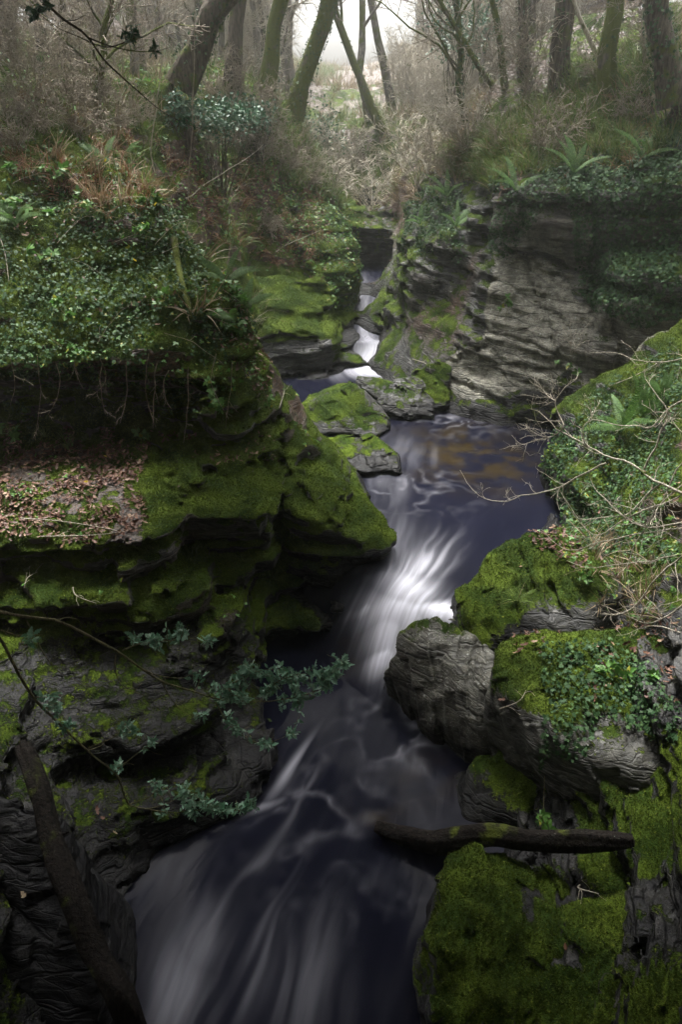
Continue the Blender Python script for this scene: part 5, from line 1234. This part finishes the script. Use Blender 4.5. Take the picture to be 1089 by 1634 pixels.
# ------------------------------------------------------------------ unseen evergreen crowns added to shade the near gorge
def evergreen(base, top, r, cen, rad, n, label, seed):
    rng = np.random.default_rng(seed); base = np.array(base, float); e = empty('shade_tree', base); tag(e, label, 'tree', 'unseen trees added to shade the near gorge')
    tp, tr = trunk_line(base*0, np.array(top)-base, r, r*.5, 12, .06, rng); mesh_obj('trunk', *tubes(tp, tr, 10), M['bark'], parent=e)
    cen = np.array(cen)-base; d = unit(rng.normal(size=(60, 3)))*rng.uniform(.3, 1, (60, 1))*np.array(rad); tips = cen+d
    st = tp[0, rng.integers(6, 12, 60)]; P = np.stack([st, st*.5+tips*.5+rng.normal(size=(60, 3))*.25, tips], 1)
    mesh_obj('limb', *tubes(P, np.linspace(.06, .015, 3)[None].repeat(60, 0), 5), M['bark'], parent=e)
    p = cen+unit(rng.normal(size=(n, 3)))*(rng.random((n, 1))**.4)*np.array(rad)
    keep = vnoise(p[:, 0]*.9+seed, p[:, 1]*.9, p[:, 2]*.9) > .16
    p = p[keep]; place('crown', HOLLY, p, unit(rng.normal(size=p.shape)*.6+np.array([0, 0, 1.0])), .30+0*p[:, 0], M['holly'], .3, .4, 0, parent=e)
SHADE_CANOPY = [((-6.5, 1, 9), (-4.5, 2, 12), .28, (-3.6, 3.0, 10.4), (4.6, 6.4, 1.5), 16000, 'tall holly tree leaning over the near gorge from the left', 401),
          ((7.0, 1.5, 8.5), (4.8, 2.5, 12), .26, (3.8, 2.4, 10.2), (4.6, 6.4, 1.5), 17000, 'tall holly tree leaning over the near gorge from the right', 402),
          ((-4.5, -1.5, 9), (-1, .3, 12), .3, (-1.0, 5.2, 10.0), (3.2, 9.0, 1.15), 26000, 'tall holly tree arching straight over the viewpoint', 403)]
for a in SHADE_CANOPY: evergreen(*a)
log('canopy')
# ------------------------------------------------------------------ light, sky, haze
SUN_EL, SUN_AZ = 64.0, -8.0      # azimuth measured from +Y towards +X
w = bpy.data.worlds.new('World'); bpy.context.scene.world = w; w.use_nodes = True
nt = w.node_tree; bg = nt.nodes['Background']
sky = nt.nodes.new('ShaderNodeTexSky'); sky.sky_type = 'NISHITA'; sky.sun_disc = False
sky.sun_elevation = math.radians(SUN_EL); sky.sun_rotation = math.radians(SUN_AZ); sky.dust_density = 8.0; sky.air_density = 1.0
hs = nt.nodes.new('ShaderNodeHueSaturation'); hs.inputs['Saturation'].default_value = .22
nt.links.new(sky.outputs[0], hs.inputs['Color']); nt.links.new(hs.outputs[0], bg.inputs[0]); bg.inputs[1].default_value = .15
sl = bpy.data.lights.new('sun', 'SUN'); sl.energy = 3.4; sl.angle = math.radians(14); sl.color = (1, .98, .94)
so = bpy.data.objects.new('sun', sl); C.objects.link(so); so.location = (0, 30, 40)
d = Vector((math.sin(math.radians(SUN_AZ))*math.cos(math.radians(SUN_EL)), math.cos(math.radians(SUN_AZ))*math.cos(math.radians(SUN_EL)), math.sin(math.radians(SUN_EL))))
so.rotation_euler = d.to_track_quat('Z', 'Y').to_euler()
def haze():
    bm = bmesh.new(); bmesh.ops.create_cube(bm, size=1)
    me = bpy.data.meshes.new('haze'); lo = np.array((-62, -16, -2.2)); hi = np.array((62, 88, 36))
    for v in bm.verts: v.co = [lo[i]+(v.co[i]+.5)*(hi-lo)[i] for i in range(3)]
    bm.to_mesh(me); bm.free()
    m, nt = mat_new('valley_haze'); b = NB(nt)
    vol = b.n('ShaderNodeVolumePrincipled', Density=HAZE, Anisotropy=.78); vol.inputs['Color'].default_value = (.94, .96, .95, 1)
    oo = b.n('ShaderNodeOutputMaterial'); nt.links.new(vol.outputs[0], oo.inputs['Volume'])
    me.materials.append(m); o = bpy.data.objects.new('haze', me); C.objects.link(o); tag(o, kind='stuff')
HAZE = .0042
if os.environ.get('NOHAZE') is None: haze()
sc = bpy.context.scene
sc.view_settings.view_transform = 'Standard'; sc.view_settings.look = 'None'; sc.view_settings.exposure = 1.85; sc.view_settings.gamma = 1
sc.cycles.max_bounces = 4; sc.cycles.diffuse_bounces = 2; sc.cycles.volume_bounces = 1; sc.cycles.transparent_max_bounces = 8
sc.cycles.use_denoising = True
log('done')
